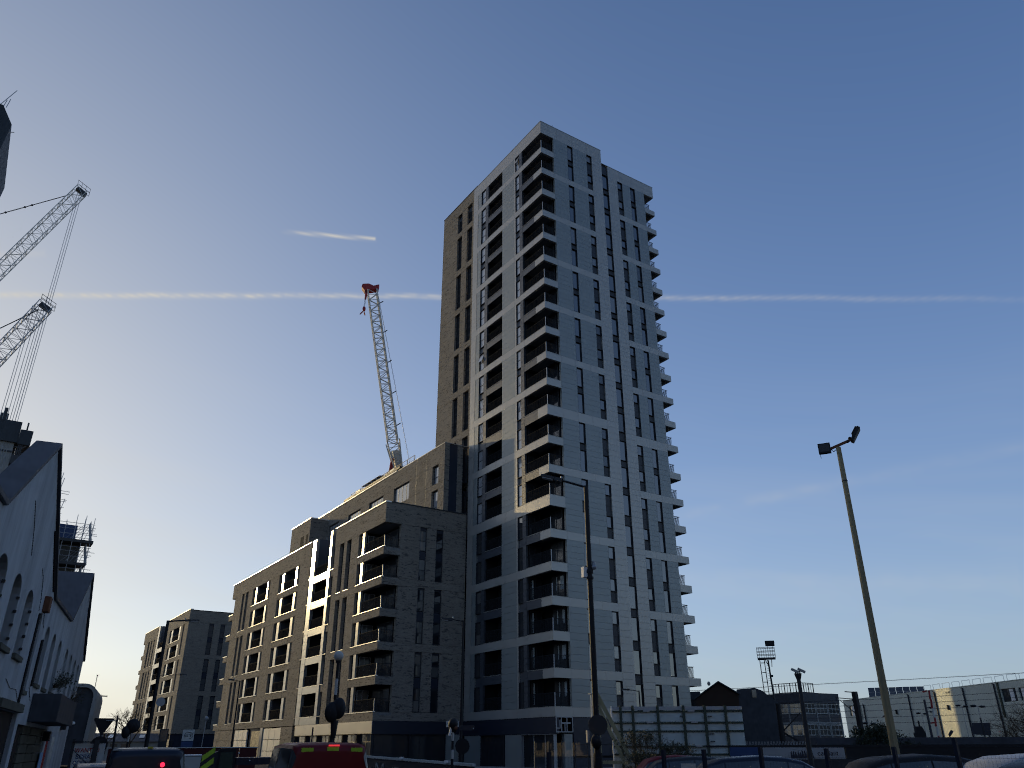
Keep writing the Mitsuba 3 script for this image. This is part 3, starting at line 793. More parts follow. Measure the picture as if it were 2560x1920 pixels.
m = MB(); m.box(UX + 0.5, 56, 80.0, 121.0, 23, 32.9); m.box(UX + 0.5, 42.8, 74.5, 80.0, 23, 32.9); put(nb, 'wall', m, 'm_core')
UE = Face(UX, 74.0, (1, 0), (0, -1))
for z0, z1, d in ((23.0, 28.09, 0.0), (28.11, 28.83, -0.012), (28.85, 33.25, 0.0)):
    m = MB(); UE.box(m, 0.0, 0.62, z0, z1, -0.49, d + 0.001); put(nb, 'brick_pier', m, 'm_brick')
    m = MB(); UE.box(m, 1.66, 2.35, z0, z1, -0.49, d); put(nb, 'brick_pier', m, 'm_brick')
m = MB(); UE.box(m, 0.62, 1.66, 23.0, 33.2, -0.49, -0.05); put(nb, 'dark_cladding', m, 'm_navy')
for z0, z1, zz in ((23.1, 28.0, 25.6), (28.9, 33.0, 30.4)):
    window(nb, UE, 2.35, 3.1, z0, z1, (zz,), 0.2, 0.07, jamb=False)
m = MB(); UE.box(m, -0.02, 3.2, 33.26, 33.33, -0.4, 0.03); put(nb, 'coping', m, 'm_coping')
# stair tower standing forward
m = MB(); m.box(37.45, UX + 0.2, 109.3, 117.5, 23.0, 32.05); put(nb, 'stair_tower', m, 'm_brick')
m = MB(); m.box(37.38, UX, 109.24, 117.6, 32.05, 32.2); put(nb, 'coping', m, 'm_sill')
SB = Face(37.45, 0, (0, 1), (-1, 0))
m = MB(); SB.box(m, 111.6, 113.0, 26.5, 29.9, -0.1, 0.02); put(nb, 'door', m, 'm_rail')
m = MB(); SB.box(m, 109.9, 110.7, 26.5, 29.9, -0.1, 0.02); put(nb, 'door', m, 'm_rail')
m = MB(); UL.box(m, 108.95, 109.2, 24, 29.5, -0.2, 0.15); put(nb, 'white_panel', m, 'm_panel_bright')
# roof edge railing and solar canopy on the set-back part
rl = numbered(f'{nb}__roof_railing')
m = MB()
ys = list(np.arange(83.5, 103.6, 2.0))
for y in ys:
    m.bar((UX + 0.9, y, 33.2), (UX + 0.9, y, 34.75), 0.07)
m.bar((UX + 0.9, 83.5, 34.75), (UX + 0.9, 103.5, 34.75), 0.05); m.bar((UX + 0.9, 83.5, 34.2), (UX + 0.9, 103.5, 34.2), 0.03)
put(rl, 'post', m, 'm_steel_dark')
m = MB()
for y in np.arange(83.5, 103.5, 0.4):
    m.bar((UX + 0.9, y, 33.5), (UX + 0.9, y, 34.72), 0.015)
put(rl, 'mesh', m, 'm_galv')
m = MB(); m.box(UX - 0.15, UX + 0.8, 85.5, 103.5, 33.43, 33.7); put(nb, 'roof_gutter', m, 'm_steel_dark')
for i in range(8):
    y = 91.5 + i * 0.75
    m = MB(); m.bar((UX - 0.3, y, 34.0), (UX + 2.2, y + 0.2, 34.5), 0.55, 0.05); put(nb, 'canopy_slat', m, 'm_steel_dark')
for y in (88.0, 99.0):
    m = MB(); m.box(UX + 0.3, UX + 1.2, y, y + 1.4, 33.7, 34.25); put(nb, 'roof_unit', m, 'm_galv')

# far block of the same family
fb = thing('brick_apartment_block', 'distant brown brick apartment block beyond the near one, low against the yellow sky', 'apartment block')
Y2, Y2E = 158.5, 199.6
PL2 = Face(X1, 0.0, (0, 1), (-1, 0))
s1 = [('pier', 158.5, 161.7), ('strip', 161.7, 162.9), ('pier', 162.9, 164.6), ('white', 164.6, 165.9), ('void', 165.9, 171.4), ('white', 171.4, 172.7), ('dark', 172.7, 174.2), ('pier', 174.2, 177.2), ('dark', 177.2, 178.3)]
s2 = [('metal', 178.3, 185.9)]
s3 = [('dark', 185.9, 186.7), ('pier', 186.7, 188.8), ('strip', 188.8, 189.9), ('pier', 189.9, 191.6), ('strip', 191.6, 192.8), ('pier', 192.8, 194.2), ('strip', 194.2, 196.0), ('pier', 196.0, 199.6)]
brick_left(fb, PL2, 158.5, 177.2, s1, 'm_brick_far', X1)
brick_left(fb, PL2, 178.3, 178.35, s2, 'm_brick_far', X1)
brick_left(fb, PL2, 186.7, 199.6, s3, 'm_brick_far', X1)
parapet(fb, PL2, [(158.5, 177.3), (186.7, 201.4)], 'm_brick_far', 25.2)
front_face(fb, Face(X1, Y2, (1, 0), (0, -1)), 11.5, [(3.75, 4.65), (5.85, 6.7)], 'm_brick_far', 0.0, 'm_glass_warm')
core = Polygon([(X1, 158.5), (50, 158.5), (50, 199.6), (X1, 199.6)])
for a, b in ((165.9, 171.4), (179, 184.6)):
    core = core.difference(sbox(X1 - 1, a, X1 + 1.84, b))
core = core.buffer(-0.46, join_style=2)
m = MB(); m.prism(core, (0, 0, -0.1), (1, 0, 0), (0, 1, 0), (0, 0, 24.6)); put(fb, 'wall', m, 'm_core')
for k, F in enumerate(PF):
    m = MB(); PL2.box(m, 199.6, 201.6, F - 0.75, F, -0.4, 0.0); put(fb, 'fascia', m, 'm_brick_far')
    m = MB(); PL2.box(m, 199.6, 201.65, F, F + 0.08, -0.4, 0.05); put(fb, 'sill', m, 'm_sill')
for a, b in ((164.0, 171.5), (178.0, 186.0)):
    sheet(fb, PL2, a, b, 2.4, 3.88, 'm_panel_bright', 'fascia_panel', -0.3, 0.05)
sheet(fb, PL2, 186.5, 199.0, -0.1, 3.88, 'm_brick_far', 'brick_panel', -0.5, -0.03)
sheet(fb, PL2, 158.5, 186.4, -0.1, 3.0, 'm_frame', 'shopfront', -0.5, -0.3)
sheet(fb, Face(X1, Y2, (1, 0), (0, -1)), 0.0, 11.5, -0.1, 3.88, 'm_navy', 'shopfront', -0.5, -0.2)

# ------------------------------------------------------------------ helpers for the rest


def right_of(x, y):
    """Unit vector to the right for someone who looks along (x, y)."""
    d = math.hypot(x, y)
    return np.array([y / d, -x / d, 0.0])


def lattice(m, p, q, w, h, n, r=0.06, upv=(0, 0, 1), taper=(1, 1)):
    """A four-chord lattice boom from p to q."""
    p, q = np.asarray(p, float), np.asarray(q, float)
    d = (q - p) / np.linalg.norm(q - p)
    s = np.cross(d, upv); s /= np.linalg.norm(s); t = np.cross(s, d)
    cs = []
    for i in range(n + 1):
        f = i / n; k = taper[0] * (1 - f) + taper[1] * f; c = p + (q - p) * f
        cs.append([c + s * a * w / 2 * k + t * b * h / 2 * k for a, b in ((-1, -1), (1, -1), (1, 1), (-1, 1))])
    for c in range(4):
        m.tube(cs[0][c], cs[-1][c], r, r, 6)
    for i in range(n):
        for a, b in ((0, 1), (1, 2), (2, 3), (3, 0)):
            x, y = (a, b) if i % 2 else (b, a)
            m.tube(cs[i][x], cs[i + 1][y], r * 0.55, r * 0.55, 4, False)
            m.tube(cs[i][a], cs[i][b], r * 0.5, r * 0.5, 4, False)
    return m


def circle_plate(m, c, r, nrm, th=0.02, n=28):
    c, nrm = np.asarray(c, float), np.asarray(nrm, float)
    nrm = nrm / np.linalg.norm(nrm)
    return m.tube(c - nrm * th / 2, c + nrm * th / 2, r, r, n)


# ------------------------------------------------------------------ white rendered factory, left
A = math.radians(79.5)
dF, mF = np.array([math.cos(A), math.sin(A)]), np.array([-math.sin(A), math.cos(A)])
FA = Face(mF[0] * 6.5, mF[1] * 6.5, tuple(dF), tuple(-mF))
fac = thing('rendered_factory', 'grimy white rendered factory wall with pointed gables and tall arched windows', 'factory')
prof = [(2, -0.15), (2, 12.5), (6, 13.0), (11, 15.5), (22.5, 9.9), (34.3, 10.1), (43.0, 15.45), (54.8, 9.75), (66.6, 10.0), (75.2, 14.9), (84.4, 8.8), (84.4, -0.15)]


def arch(c, w, z0, z1, n=9):
    r = w / 2
    a = np.linspace(0, math.pi, n)
    return [(c - r, z0), (c + r, z0)] + [(c + r * math.cos(t), z1 - 0.62 * r + 0.62 * r * math.sin(t)) for t in a]


big = [(37.3, 2.3), (41.7, 2.3), (46.1, 2.3)]
small = [(51.2, 1.5, 4.45, 8.45), (55.8, 1.9, 5.05, 8.3), (59.6, 1.9, 5.05, 8.32), (63.7, 1.9, 5.05, 8.35), (69.2, 1.9, 5.08, 8.35), (73.2, 1.9, 5.08, 8.35), (77.2, 1.9, 5.1, 8.3), (80.9, 1.9, 5.1, 8.25)]
wall = Polygon(prof)
for c, w in big + [(32.8, 2.3), (28.4, 2.3), (24.0, 2.3), (19.6, 2.3)]:
    wall = wall.difference(Polygon(arch(c, w, 5.75, 8.85)))
for c, w, z0, z1 in small:
    wall = wall.difference(Polygon(arch(c, w, z0, z1)))
wall = wall.difference(sbox(52.4, -1, 67.3, 2.85)).difference(sbox(44.5, -1, 51.3, 3.35)).difference(sbox(68.4, -1, 71.5, 2.75)).difference(sbox(20, -1, 40, 3.1))
m = MB(); m.prism(wall, FA.P(0, 0, -0.55), FA.h, (0, 0, 1), FA.n * 0.55); put(fac, 'wall', m, 'm_render')
m = MB()
for c, w in big + [(32.8, 2.3), (28.4, 2.3), (24.0, 2.3), (19.6, 2.3)]:
    FA.box(m, c - w / 2 - 0.1, c + w / 2 + 0.1, 5.6, 8.95, -0.6, -0.5)
for c, w, z0, z1 in small:
    FA.box(m, c - w / 2 - 0.1, c + w / 2 + 0.1, z0 - 0.1, z1 + 0.1, -0.5, -0.38)
put(fac, 'blocked_opening', m, 'm_reveal')
for c, w in big:
    m = MB(); FA.box(m, c - w / 2 - 0.12, c + w / 2 + 0.15, 5.52, 5.75, -0.5, 0.16); put(fac, 'sill', m, 'm_reveal')
    m = MB()
    for k in range(4):
        FA.box(m, c + w / 2 - 0.05, c + w / 2 + 0.06, 6.1 + k * 0.6, 6.22 + k * 0.6, -0.1, 0.03)
    FA.box(m, c - 0.04, c + 0.04, 5.8, 8.4, -0.49, -0.42); FA.box(m, c - w / 2, c + w / 2, 7.3, 7.38, -0.49, -0.43)
    put(fac, 'window_bars', m, 'm_steel_dark')
for c, w, z0, z1 in small:
    m = MB(); FA.box(m, c - w / 2 - 0.15, c + w / 2 + 0.15, z0 - 0.2, z0, -0.4, 0.12); put(fac, 'sill', m, 'm_reveal')
for (a, za), (b, zb), depth in (((34.3, 10.1), (43.0, 15.45), 1.0), ((43.0, 15.45), (54.8, 9.75), 1.0), ((66.6, 10.0), (75.2, 14.9), 3.0), ((75.2, 14.9), (84.4, 8.8), 1.2), ((22.5, 9.9), (11, 15.5), 1.0), ((54.8, 9.75), (66.6, 10.0), 0.7), ((22.5, 9.9), (34.3, 10.1), 0.7)):
    m = MB(); m.add([FA.P(t, z + dz, d) for t, z in ((a, za), (b, zb)) for d in (-depth, 0.16) for dz in (0.0, 0.2)], BOXF); put(fac, 'roof', m, 'm_slate')
m = MB(); FA.box(m, 2.2, 84.2, -0.15, 8.9, -18, -0.62); put(fac, 'wall', m, 'm_concrete_dark')
m = MB(); m.path([FA.P(53.6, 7.3, 0.08), FA.P(53.5, 4.8, 0.08)], 0.08); m.path([FA.P(50.2, 8.3, 0.06), FA.P(50.2, 3.4, 0.06)], 0.07); m.path([FA.P(83.2, 9.3, 0.06), FA.P(78.0, 12.6, 0.06)], 0.05)
m.path([FA.P(48.5, 12.4, 0.05), FA.P(53.5, 10.0, 0.05)], 0.05); put(fac, 'drainpipe', m, 'm_black')
m = MB(); FA.box(m, 51.0, 51.9, 8.55, 9.35, 0.0, 0.3); put(fac, 'sensor_box', m, 'm_rust')
m = MB(); FA.box(m, 55.6, 67.2, 3.05, 4.55, 0.02, 1.5); put(fac, 'signboard_box', m, 'm_slate')
m = MB(); FA.box(m, 44.6, 51.2, -0.15, 3.3, -0.5, -0.2); FA.box(m, 20.1, 39.9, -0.15, 3.05, -0.5, -0.2); put(fac, 'shutter', m, 'm_black')
m = MB(); FA.box(m, 44.0, 51.6, 3.36, 3.75, 0.0, 0.22); put(fac, 'ledge', m, 'm_reveal')
m = MB(); FA.box(m, 68.5, 71.4, -0.15, 2.7, -0.5, -0.15); put(fac, 'door', m, 'm_red_matt', label='dark red door at the foot of the wall')
m = MB(); FA.box(m, 52.5, 55.6, -0.15, 2.8, -0.5, -0.2); put(fac, 'doorway', m, 'm_black')
for k in range(6):
    for j in range(3):
        m = MB(); FA.box(m, 55.9 + j * 3.8, 59.5 + j * 3.8, -0.1 + k * 0.5, 0.36 + k * 0.5, -0.45, -0.12 - 0.01 * ((j + k) % 2)); put(fac, 'brick_course', m, 'm_reveal')
m = MB(); FA.box(m, 71.6, 73.6, 0.2, 2.4, 0.0, 0.06); put(fac, 'notice', m, 'm_offwhite')
m = MB(); FA.box(m, 76.6, 77.6, 3.0, 4.2, 0.0, 0.35); FA.box(m, 65.4, 66.2, 2.1, 2.7, 0.0, 0.4); put(fac, 'wall_box', m, 'm_black')
m = MB(); FA.box(m, 66.0, 67.6, 0.0, 1.4, 0.02, 0.06); put(fac, 'poster', m, 'm_hi_blue')

m = MB()
for pts_ in (((40.6, 12.0), (42.0, 11.1), (43.2, 10.0)), ((47.5, 10.2), (48.6, 9.9), (49.6, 9.0), (49.9, 8.4)), ((51.3, 9.0), (52.2, 8.7), (52.6, 8.1), (53.3, 7.9)), ((44.8, 4.6), (46.5, 4.3), (48.6, 4.35), (50.0, 3.9)), ((67.8, 3.6), (69.4, 3.75), (70.6, 3.5), (72.0, 3.55)), ((53.2, 4.75), (54.2, 4.35), (55.0, 4.1))):
    for a, b in zip(pts_[:-1], pts_[1:]):
        m.bar(FA.P(a[0], a[1], 0.004), FA.P(b[0], b[1], 0.004), 0.05, 0.012)
put(fac, 'crack', m, 'm_black')

# weeds growing out of the sills
for i, (t, z, r) in enumerate(((64.5, 5.4, 1.1), (79.0, 5.2, 1.4))):
    w = thing('wall_shrub', ('leafy weed rooted in the factory sill', 'bare twiggy weed at the far end of the factory sills')[i], 'shrub')
    rr = random.Random(30 + i)
    m, lf = MB(), MB()
    for k in range(34):
        a = np.array([rr.uniform(-1, 1), rr.uniform(0.1, 1.2), rr.uniform(-0.1, 0.9)])
        e = FA.P(t + a[0] * r * 1.6, z + a[2] * r, 0.1 + a[1] * r * 0.7)
        m.tube(FA.P(t + a[0] * 0.2, z, 0.05), e, 0.018, 0.008, 4)
        for j in range(7 if i == 0 else 1):
            c = e + np.array([rr.gauss(0, 0.14) for _ in range(3)])
            u, v = np.array([rr.gauss(0, 1) for _ in range(3)]), np.array([rr.gauss(0, 1) for _ in range(3)])
            u /= np.linalg.norm(u); v -= u * (u @ v); v /= np.linalg.norm(v)
            lf.add([c - u * 0.09, c + v * 0.04, c + u * 0.09, c - v * 0.04], [[0, 1, 2], [0, 2, 3]])
    put(w, 'stem', m, 'm_twig'); put(w, 'foliage', lf, 'm_leaf')

# dark shed with a rounded end, beyond the factory
cs_ = thing('rounded_shed', 'dark shed with a rounded pale rim just past the white factory', 'shed')
e1 = np.array([dF[0] * 0.15 + 0.98, -0.15, 0.0]); e1 /= np.linalg.norm(e1)
O = np.array([8.4, 94.6, 0.0]); back = np.array([0.18, 0.98, 0.0])
outer = Polygon([(0, -0.15), (0, 7.6), (2.4, 7.6)] + [(2.4 + 1.25 * math.sin(t), 6.35 + 1.25 * math.cos(t)) for t in np.linspace(0, math.pi / 2, 8)] + [(3.5, -0.15)])
m = MB(); m.prism(outer.difference(outer.buffer(-0.35).union(sbox(0.3, -1, 3.15, 3))), O, e1, (0, 0, 1), back * 12); put(cs_, 'rim', m, 'm_concrete')
m = MB(); m.prism(outer.buffer(-0.3, join_style=2), O + back * 0.4, e1, (0, 0, 1), back * 11); put(cs_, 'wall', m, 'm_slate')
m = MB(); m.sphere(O + e1 * 1.9 + np.array([0, -0.15, 3.9]), 0.22, 1, (1.3, 0.6, 0.8)); put(cs_, 'floodlight', m, 'm_white')

# low glazed shed and brick wall at the end of the street
ls = thing('low_shed', 'low shed with a slate roof at the end of the street', 'shed')
m = MB(); m.box(15.5, 30.0, 150, 160, -0.15, 2.6); put(ls, 'wall', m, 'm_concrete')
m = MB(); m.add([[15, 149.5, 2.6], [30.5, 149.5, 2.6], [30.5, 155, 3.9], [15, 155, 3.9], [30.5, 161, 2.6], [15, 161, 2.6]], [[0, 1, 2], [0, 2, 3], [3, 2, 4], [3, 4, 5], [0, 3, 5], [1, 4, 2], [0, 5, 4], [0, 4, 1]]); put(ls, 'roof', m, 'm_slate')
for i in range(3):
    m = MB(); x = 22 + i * 2.4; m.add([[x, 151.5, 3.1], [x + 0.8, 151.5, 3.1], [x + 1.3, 153.6, 3.6], [x + 0.5, 153.6, 3.6]], [[0, 1, 2], [0, 2, 3]]); m.v[-1][:, 2] += 0.08; put(ls, 'skylight', m, 'm_sill')
for i in range(6):
    m = MB(); m.box(16 + i * 1.6, 17.1 + i * 1.6, 149.9, 150.0, 0.8, 2.3); put(ls, 'window', m, 'm_glass_warm')
hb = thing('site_hoarding', 'dark red site hoarding along the far pavement', 'hoarding')
for i in range(8):
    p, q = np.array([10.3, 69.2]) * (1 - i / 8) + np.array([20.6, 67.0]) * i / 8, np.array([10.3, 69.2]) * (1 - (i + 1) / 8) + np.array([20.6, 67.0]) * (i + 1) / 8
    m = MB(); m.bar([*p, 0.74], [*(p + (q - p) * 0.985), 0.74], 0.06, 1.78); put(hb, 'panel', m, 'm_maroon')
m = MB(); m.bar([10.2, 69.22, 1.66], [20.7, 66.98, 1.66], 0.14, 0.06); put(hb, 'rail', m, 'm_offwhite')

# ------------------------------------------------------------------ construction site, far left
cc = thing('concrete_core', 'unfinished concrete lift core with climbing formwork platforms at its top', 'building under construction')
m = MB(); m.box(-9.5, -1.5, 150.2, 158, -0.15, 48.7); put(cc, 'shaft', m, 'm_concrete')
m = MB(); m.box(-9.8, -1.15, 149.7, 158.5, 48.7, 52.4); put(cc, 'formwork', m, 'm_sheet')
m = MB(); m.box(-1.1, 0.8, 149.6, 158.5, 48.5, 51.1); put(cc, 'platform', m, 'm_sheet')
m = MB(); m.box(-1.45, -0.2, 149.8, 158, 45.0, 46.6); m.box(-1.45, -0.9, 149.8, 158, 43.2, 44.3); m.box(-9.6, -1.5, 150.0, 150.19, 47.0, 47.25); put(cc, 'platform', m, 'm_steel_dark')
m = MB()
for a, b in (((-0.35, 45.0), (-0.3, 48.5)), ((-1.3, 46.6), (0.3, 48.5)), ((-0.8, 46.6), (-0.8, 48.5)), ((-0.55, 46.6), (-0.55, 48.5)), ((-1.2, 43.8), (-0.3, 45.2)), ((-0.95, 40.5), (-0.9, 43.2)), ((-1.4, 41.0), (-0.9, 43.2)), ((-0.2, 47.0), (0.3, 47.0)), ((-1.3, 47.4), (-0.3, 47.4)), ((-1.3, 48.0), (-0.3, 48.0))):
    m.bar((a[0], 149.9, a[1]), (b[0], 149.9, b[1]), 0.14)
put(cc, 'bracing', m, 'm_steel_dark')
m = MB(); m.box(-4.6, -3.4, 150, 151.5, 52.4, 53.6); m.box(-4.2, -3.7, 150, 151, 53.6, 54.6); m.box(-0.35, -0.1, 150, 150.3, 51.1, 52.6); put(cc, 'hoist', m, 'm_steel_dark')

for i, (tip, root, lab, w, top, ropes) in enumerate((
        ((-2.3, 160, 108.4), (-17.5, 159.3, 70.0), 'upper of two crane jibs at the left edge, thin lattice with a stay line', 2.1, (-2.2, 108.9), (-2.9, -2.5, -2.1)),
        ((-2.6, 150, 75.2), (-14.5, 149.6, 46.0), 'lower of two crane jibs at the left edge, dark lattice with many ropes', 2.4, (-2.4, 75.9), (-4.6, -4.2, -3.6, -3.1, -2.7, -2.3)))):
    c = thing('luffing_crane', lab, 'crane')
    yy = tip[1]
    m = MB(); lattice(m, root, tip, w, w, 26, 0.085, (0, 1, 0)); put(c, 'jib', m, 'm_offwhite' if i == 0 else 'm_galv')
    m = MB(); lattice(m, (root[0], yy, -0.15), (root[0], yy, root[2]), 2.2, 2.2, 30, 0.12, (0, 1, 0)); put(c, 'mast', m, 'm_galv' if i == 0 else 'm_steel_dark')
    m = MB()
    for a in (-0.7, 0.7):
        for dz in (0.0, 0.9):
            m.bar((tip[0] - 1.0, yy + a, tip[2] + 0.9 + dz), (tip[0] + 1.5, yy + a, tip[2] - 0.4 + dz), 0.07)
        for f in (0, 0.33, 0.66, 1):
            m.bar((tip[0] - 1.0 + 2.5 * f, yy + a, tip[2] + 0.9 - 1.3 * f), (tip[0] - 1.0 + 2.5 * f, yy + a, tip[2] + 1.9 - 1.3 * f), 0.07)
    m.bar((tip[0] - 0.9, yy, tip[2] + 0.1), (tip[0] + 0.9, yy, tip[2] - 0.9), 1.0, 0.8)
    put(c, 'head', m, 'm_steel_dark')
    m = MB()
    for x in ropes:
        m.tube((x, yy, tip[2] - 0.6), (x + 0.05, yy, 50.0 if i == 0 else 20.0), 0.045, 0.045, 4)
    put(c, 'hoist_rope', m, 'm_galv')
    m = MB()
    if i == 0:
        m.tube((-4.7, yy, 106.0), (-22.0, yy, 90.5), 0.09, 0.09, 5)
        for f in (0.3, 0.36, 0.52, 0.66, 0.78):
            p = np.array([-4.7, yy, 106.0]) * (1 - f) + np.array([-22.0, yy, 90.5]) * f; m.sphere(p, 0.22, 1)
        m.tube((-22, yy, 90.5), (-18, yy, 70), 0.2)
    else:
        m.tube((-3.6, yy, 74.0), (-18.0, yy, 58.0), 0.1, 0.1, 5); m.tube((-18, yy, 58), (-14.8, yy, 46), 0.2)
    put(c, 'stay', m, 'm_steel_dark')
    m = MB(); m.box(root[0] - 4.5, root[0] + 1.0, yy - 1.2, yy + 1.2, root[2] - 1.6, root[2] - 0.3); put(c, 'machinery_deck', m, 'm_steel_dark')

st = thing('sheeted_tower', 'tower end wrapped in dark debris sheeting, high in the top left corner', 'building under construction')
Pk = lambda x, z: (x, z)
m = MB(); m.prism([(-16, 0), (-16, 46.9), (-7.4, 46.9), (-6.5, 45.4), (-6.6, 44.0), (-7.0, 38.0), (-7.2, 30.0), (-7.3, 0)], (0, 59.6, -0.15), (1, 0, 0), (0, 0, 1), (0, 9, 0)); put(st, 'sheeting', m, 'm_sheet')
m = MB()
for a, b in (((-7.6, 46.8), (-6.9, 48.6)), ((-7.2, 46.7), (-7.1, 47.6)), ((-6.6, 44.5), (-6.2, 44.7)), ((-7.4, 46.6), (-7.3, 47.4))):
    m.tube((a[0], 59.7, a[1]), (b[0], 59.7, b[1]), 0.03, 0.03, 5)
put(st, 'scaffold_pole', m, 'm_galv')

sc = thing('scaffolded_building', 'building wrapped in scaffold poles and blue sheeting behind the white factory', 'building under construction')
m = MB(); m.box(-2.0, 8.4, 106.0, 114, -0.15, 23.7); put(sc, 'wall', m, 'm_concrete_dark')
m = MB(); m.box(-2.0, 7.55, 104.9, 105.9, 24.1, 25.75); put(sc, 'sheeting', m, 'm_blue')
for z, x1 in ((23.85, 9.5), (21.2, 9.2), (18.5, 8.9)):
    m = MB(); m.box(-2.2, x1, 104.2, 106.3, z - 0.16, z + 0.16); put(sc, 'scaffold_deck', m, 'm_steel_dark')
m = MB(); rr = random.Random(5)
for y in (104.3, 106.2):
    for i in range(9):
        x = 9.15 - i * 0.95 + (0.15 if y > 105 else 0)
        m.tube((x, y, 0), (x + rr.uniform(-0.05, 0.05), y, 26.4 + rr.uniform(-0.4, 0.6) - (0.0 if i < 3 else 0.3)), 0.035, 0.035, 5)
    for z in (19.4, 20.0, 20.6, 22.0, 22.6, 23.1, 24.6, 25.2, 25.9):
        m.tube((-2.2, y, z), (9.3 + rr.uniform(0.0, 0.7), y, z + 0.02), 0.03, 0.03, 5)
for z in (18.6, 21.2, 23.9):
    for i in range(6):
        m.tube((8.9 - i * 0.5, 104.3, z), (9.3 - i * 0.2, 106.2, z + 2.3), 0.028, 0.028, 5); m.tube((9.3, 104.3 + i * 0.38, z), (8.8, 104.3 + i * 0.38, z + 2.4), 0.026, 0.026, 5)
for x, z0, z1 in ((4.55, 25, 30.6), (4.75, 25, 30.0), (5.3, 24.0, 27.6)):
    m.tube((x - 0.55, 100.5, z0), (x, 100.5, z1), 0.035, 0.035, 5)
for z in (25.3, 25.9, 26.6, 27.3, 27.5, 28.2, 28.5):
    m.tube((3.6, 100.5, z), (5.2 + 0.12 * (z - 25), 100.5, z - 0.05), 0.028, 0.028, 5)
put(sc, 'scaffold_pole', m, 'm_galv')

wc = thing('luffing_crane', 'white lattice crane jib with a red head, leaning above the brick block', 'crane')
b0, b1 = np.array([46.9, 101.8, 40.0]), np.array([41.75, 103.9, 69.4])
m = MB(); lattice(m, b0 + (b1 - b0) * 0.12, b1, 1.45, 1.75, 26, 0.10, (0.38, 0.92, 0.0)); lattice(m, b0 + (0.5, 0, -1), b0 + (b1 - b0) * 0.12, 1.9, 2.0, 4, 0.10, (0.38, 0.92, 0.0), (0.6, 1.0)); put(wc, 'jib', m, 'm_offwhite')
m = MB(); m.prism([(0, 0), (2.2, 0.5), (2.3, 1.3), (1.4, 1.0), (0.6, 1.35), (-0.4, 1.2), (-0.5, 0.7)], b1 + (-1.2, 0.4, 0.1), (0.93, -0.37, 0.05), (0, 0, 1), (0.5, 1.1, 0)); put(wc, 'head', m, 'm_red_matt', label='red painted head of the jib')
m = MB(); m.box(45.9, 48.6, 100.4, 103.2, 33.0, 38.6); put(wc, 'pedestal', m, 'm_steel_dark')
m = MB(); m.add([[46.3, 101.9, 42.0], [47.4, 101.5, 42.2], [48.0, 101.3, 38.5], [47.2, 101.6, 38.5], [46.3, 102.9, 42.0], [47.4, 102.5, 42.2], [48.0, 102.3, 38.5], [47.2, 102.6, 38.5]], [[0, 1, 2], [0, 2, 3], [4, 6, 5], [4, 7, 6], [0, 4, 5], [0, 5, 1], [1, 5, 6], [1, 6, 2], [2, 6, 7], [2, 7, 3], [3, 7, 4], [3, 4, 0]]); put(wc, 'boom_foot', m, 'm_offwhite')
m = MB(); m.tube((46.1, 102.1, 37.5), (46.38, 101.95, 40.8), 0.26, 0.24, 10); put(wc, 'ram', m, 'm_red_matt')
m = MB(); m.tube((42.6, 103.5, 69.2), (48.9, 100.9, 39.6), 0.035, 0.035, 5); m.tube((40.75, 104.3, 69.6), (40.7, 104.3, 66.5), 0.03, 0.03, 4); m.tube((40.95, 104.2, 69.6), (40.8, 104.2, 66.5), 0.03, 0.03, 4); put(wc, 'rope', m, 'm_steel_dark')
m = MB(); m.sphere((40.75, 104.25, 66.0), 0.32, 2, (0.8, 0.8, 1.5)); m.bar((40.6, 104.3, 65.5), (40.2, 104.4, 64.9), 0.16); m.bar((40.8, 104.3, 65.5), (41.0, 104.3, 64.9), 0.14); m.tube((40.9, 104.2, 69.0), (40.85, 104.25, 67.8), 0.2, 0.12, 6); put(wc, 'hook_block', m, 'm_red_matt')
m = MB()
for f in (0.2, 0.38, 0.56, 0.74, 0.92):
    p = b0 + (b1 - b0) * f; m.bar(p + (0.8, -0.3, 0.3), p + (1.35, -0.55, 0.75), 0.12)
put(wc, 'bracket', m, 'm_steel_dark')

# ------------------------------------------------------------------ street furniture


def lamp_post(label, x, y, ztop, arm, r=0.085, head=0.75, cat='street lamp', group=None, z0=-0.15, droop=0.0):
    k = thing('street_lamp', label, cat, group)
    m = MB(); m.tube((x, y, z0), (x, y, z0 + 1.6), r * 1.35, r * 1.35, 12); m.tube((x, y, z0 + 1.6), (x, y, ztop), r, r * 0.72, 12); put(k, 'post', m, 'm_black', smooth=40)
    arm = np.array(arm, float); L = np.linalg.norm(arm); d = arm / L
    m = MB(); m.tube((x, y, ztop - 0.05), np.array([x, y, ztop]) + d * (L - head), r * 0.4, r * 0.36, 8); put(k, 'arm', m, 'm_black', smooth=40)
    p = np.array([x, y, ztop]) + d * (L - head)
    m = MB(); m.bar(p, p + d * head * 0.35, 0.16, 0.13); m.bar(p + d * head * 0.35, p + d * head, 0.26, 0.09); put(k, 'head', m, 'm_steel_dark')
    m = MB(); m.bar(p + d * head * 0.42 + (0, 0, -0.06), p + d * head * 0.94 + (0, 0, -0.06), 0.2, 0.03); put(k, 'lens', m, 'm_galv')
    m = MB(); m.tube(p + (0, 0, 0.06), p + (0, 0, 0.15), 0.04, 0.04, 8); put(k, 'photocell', m, 'm_galv')
    return k


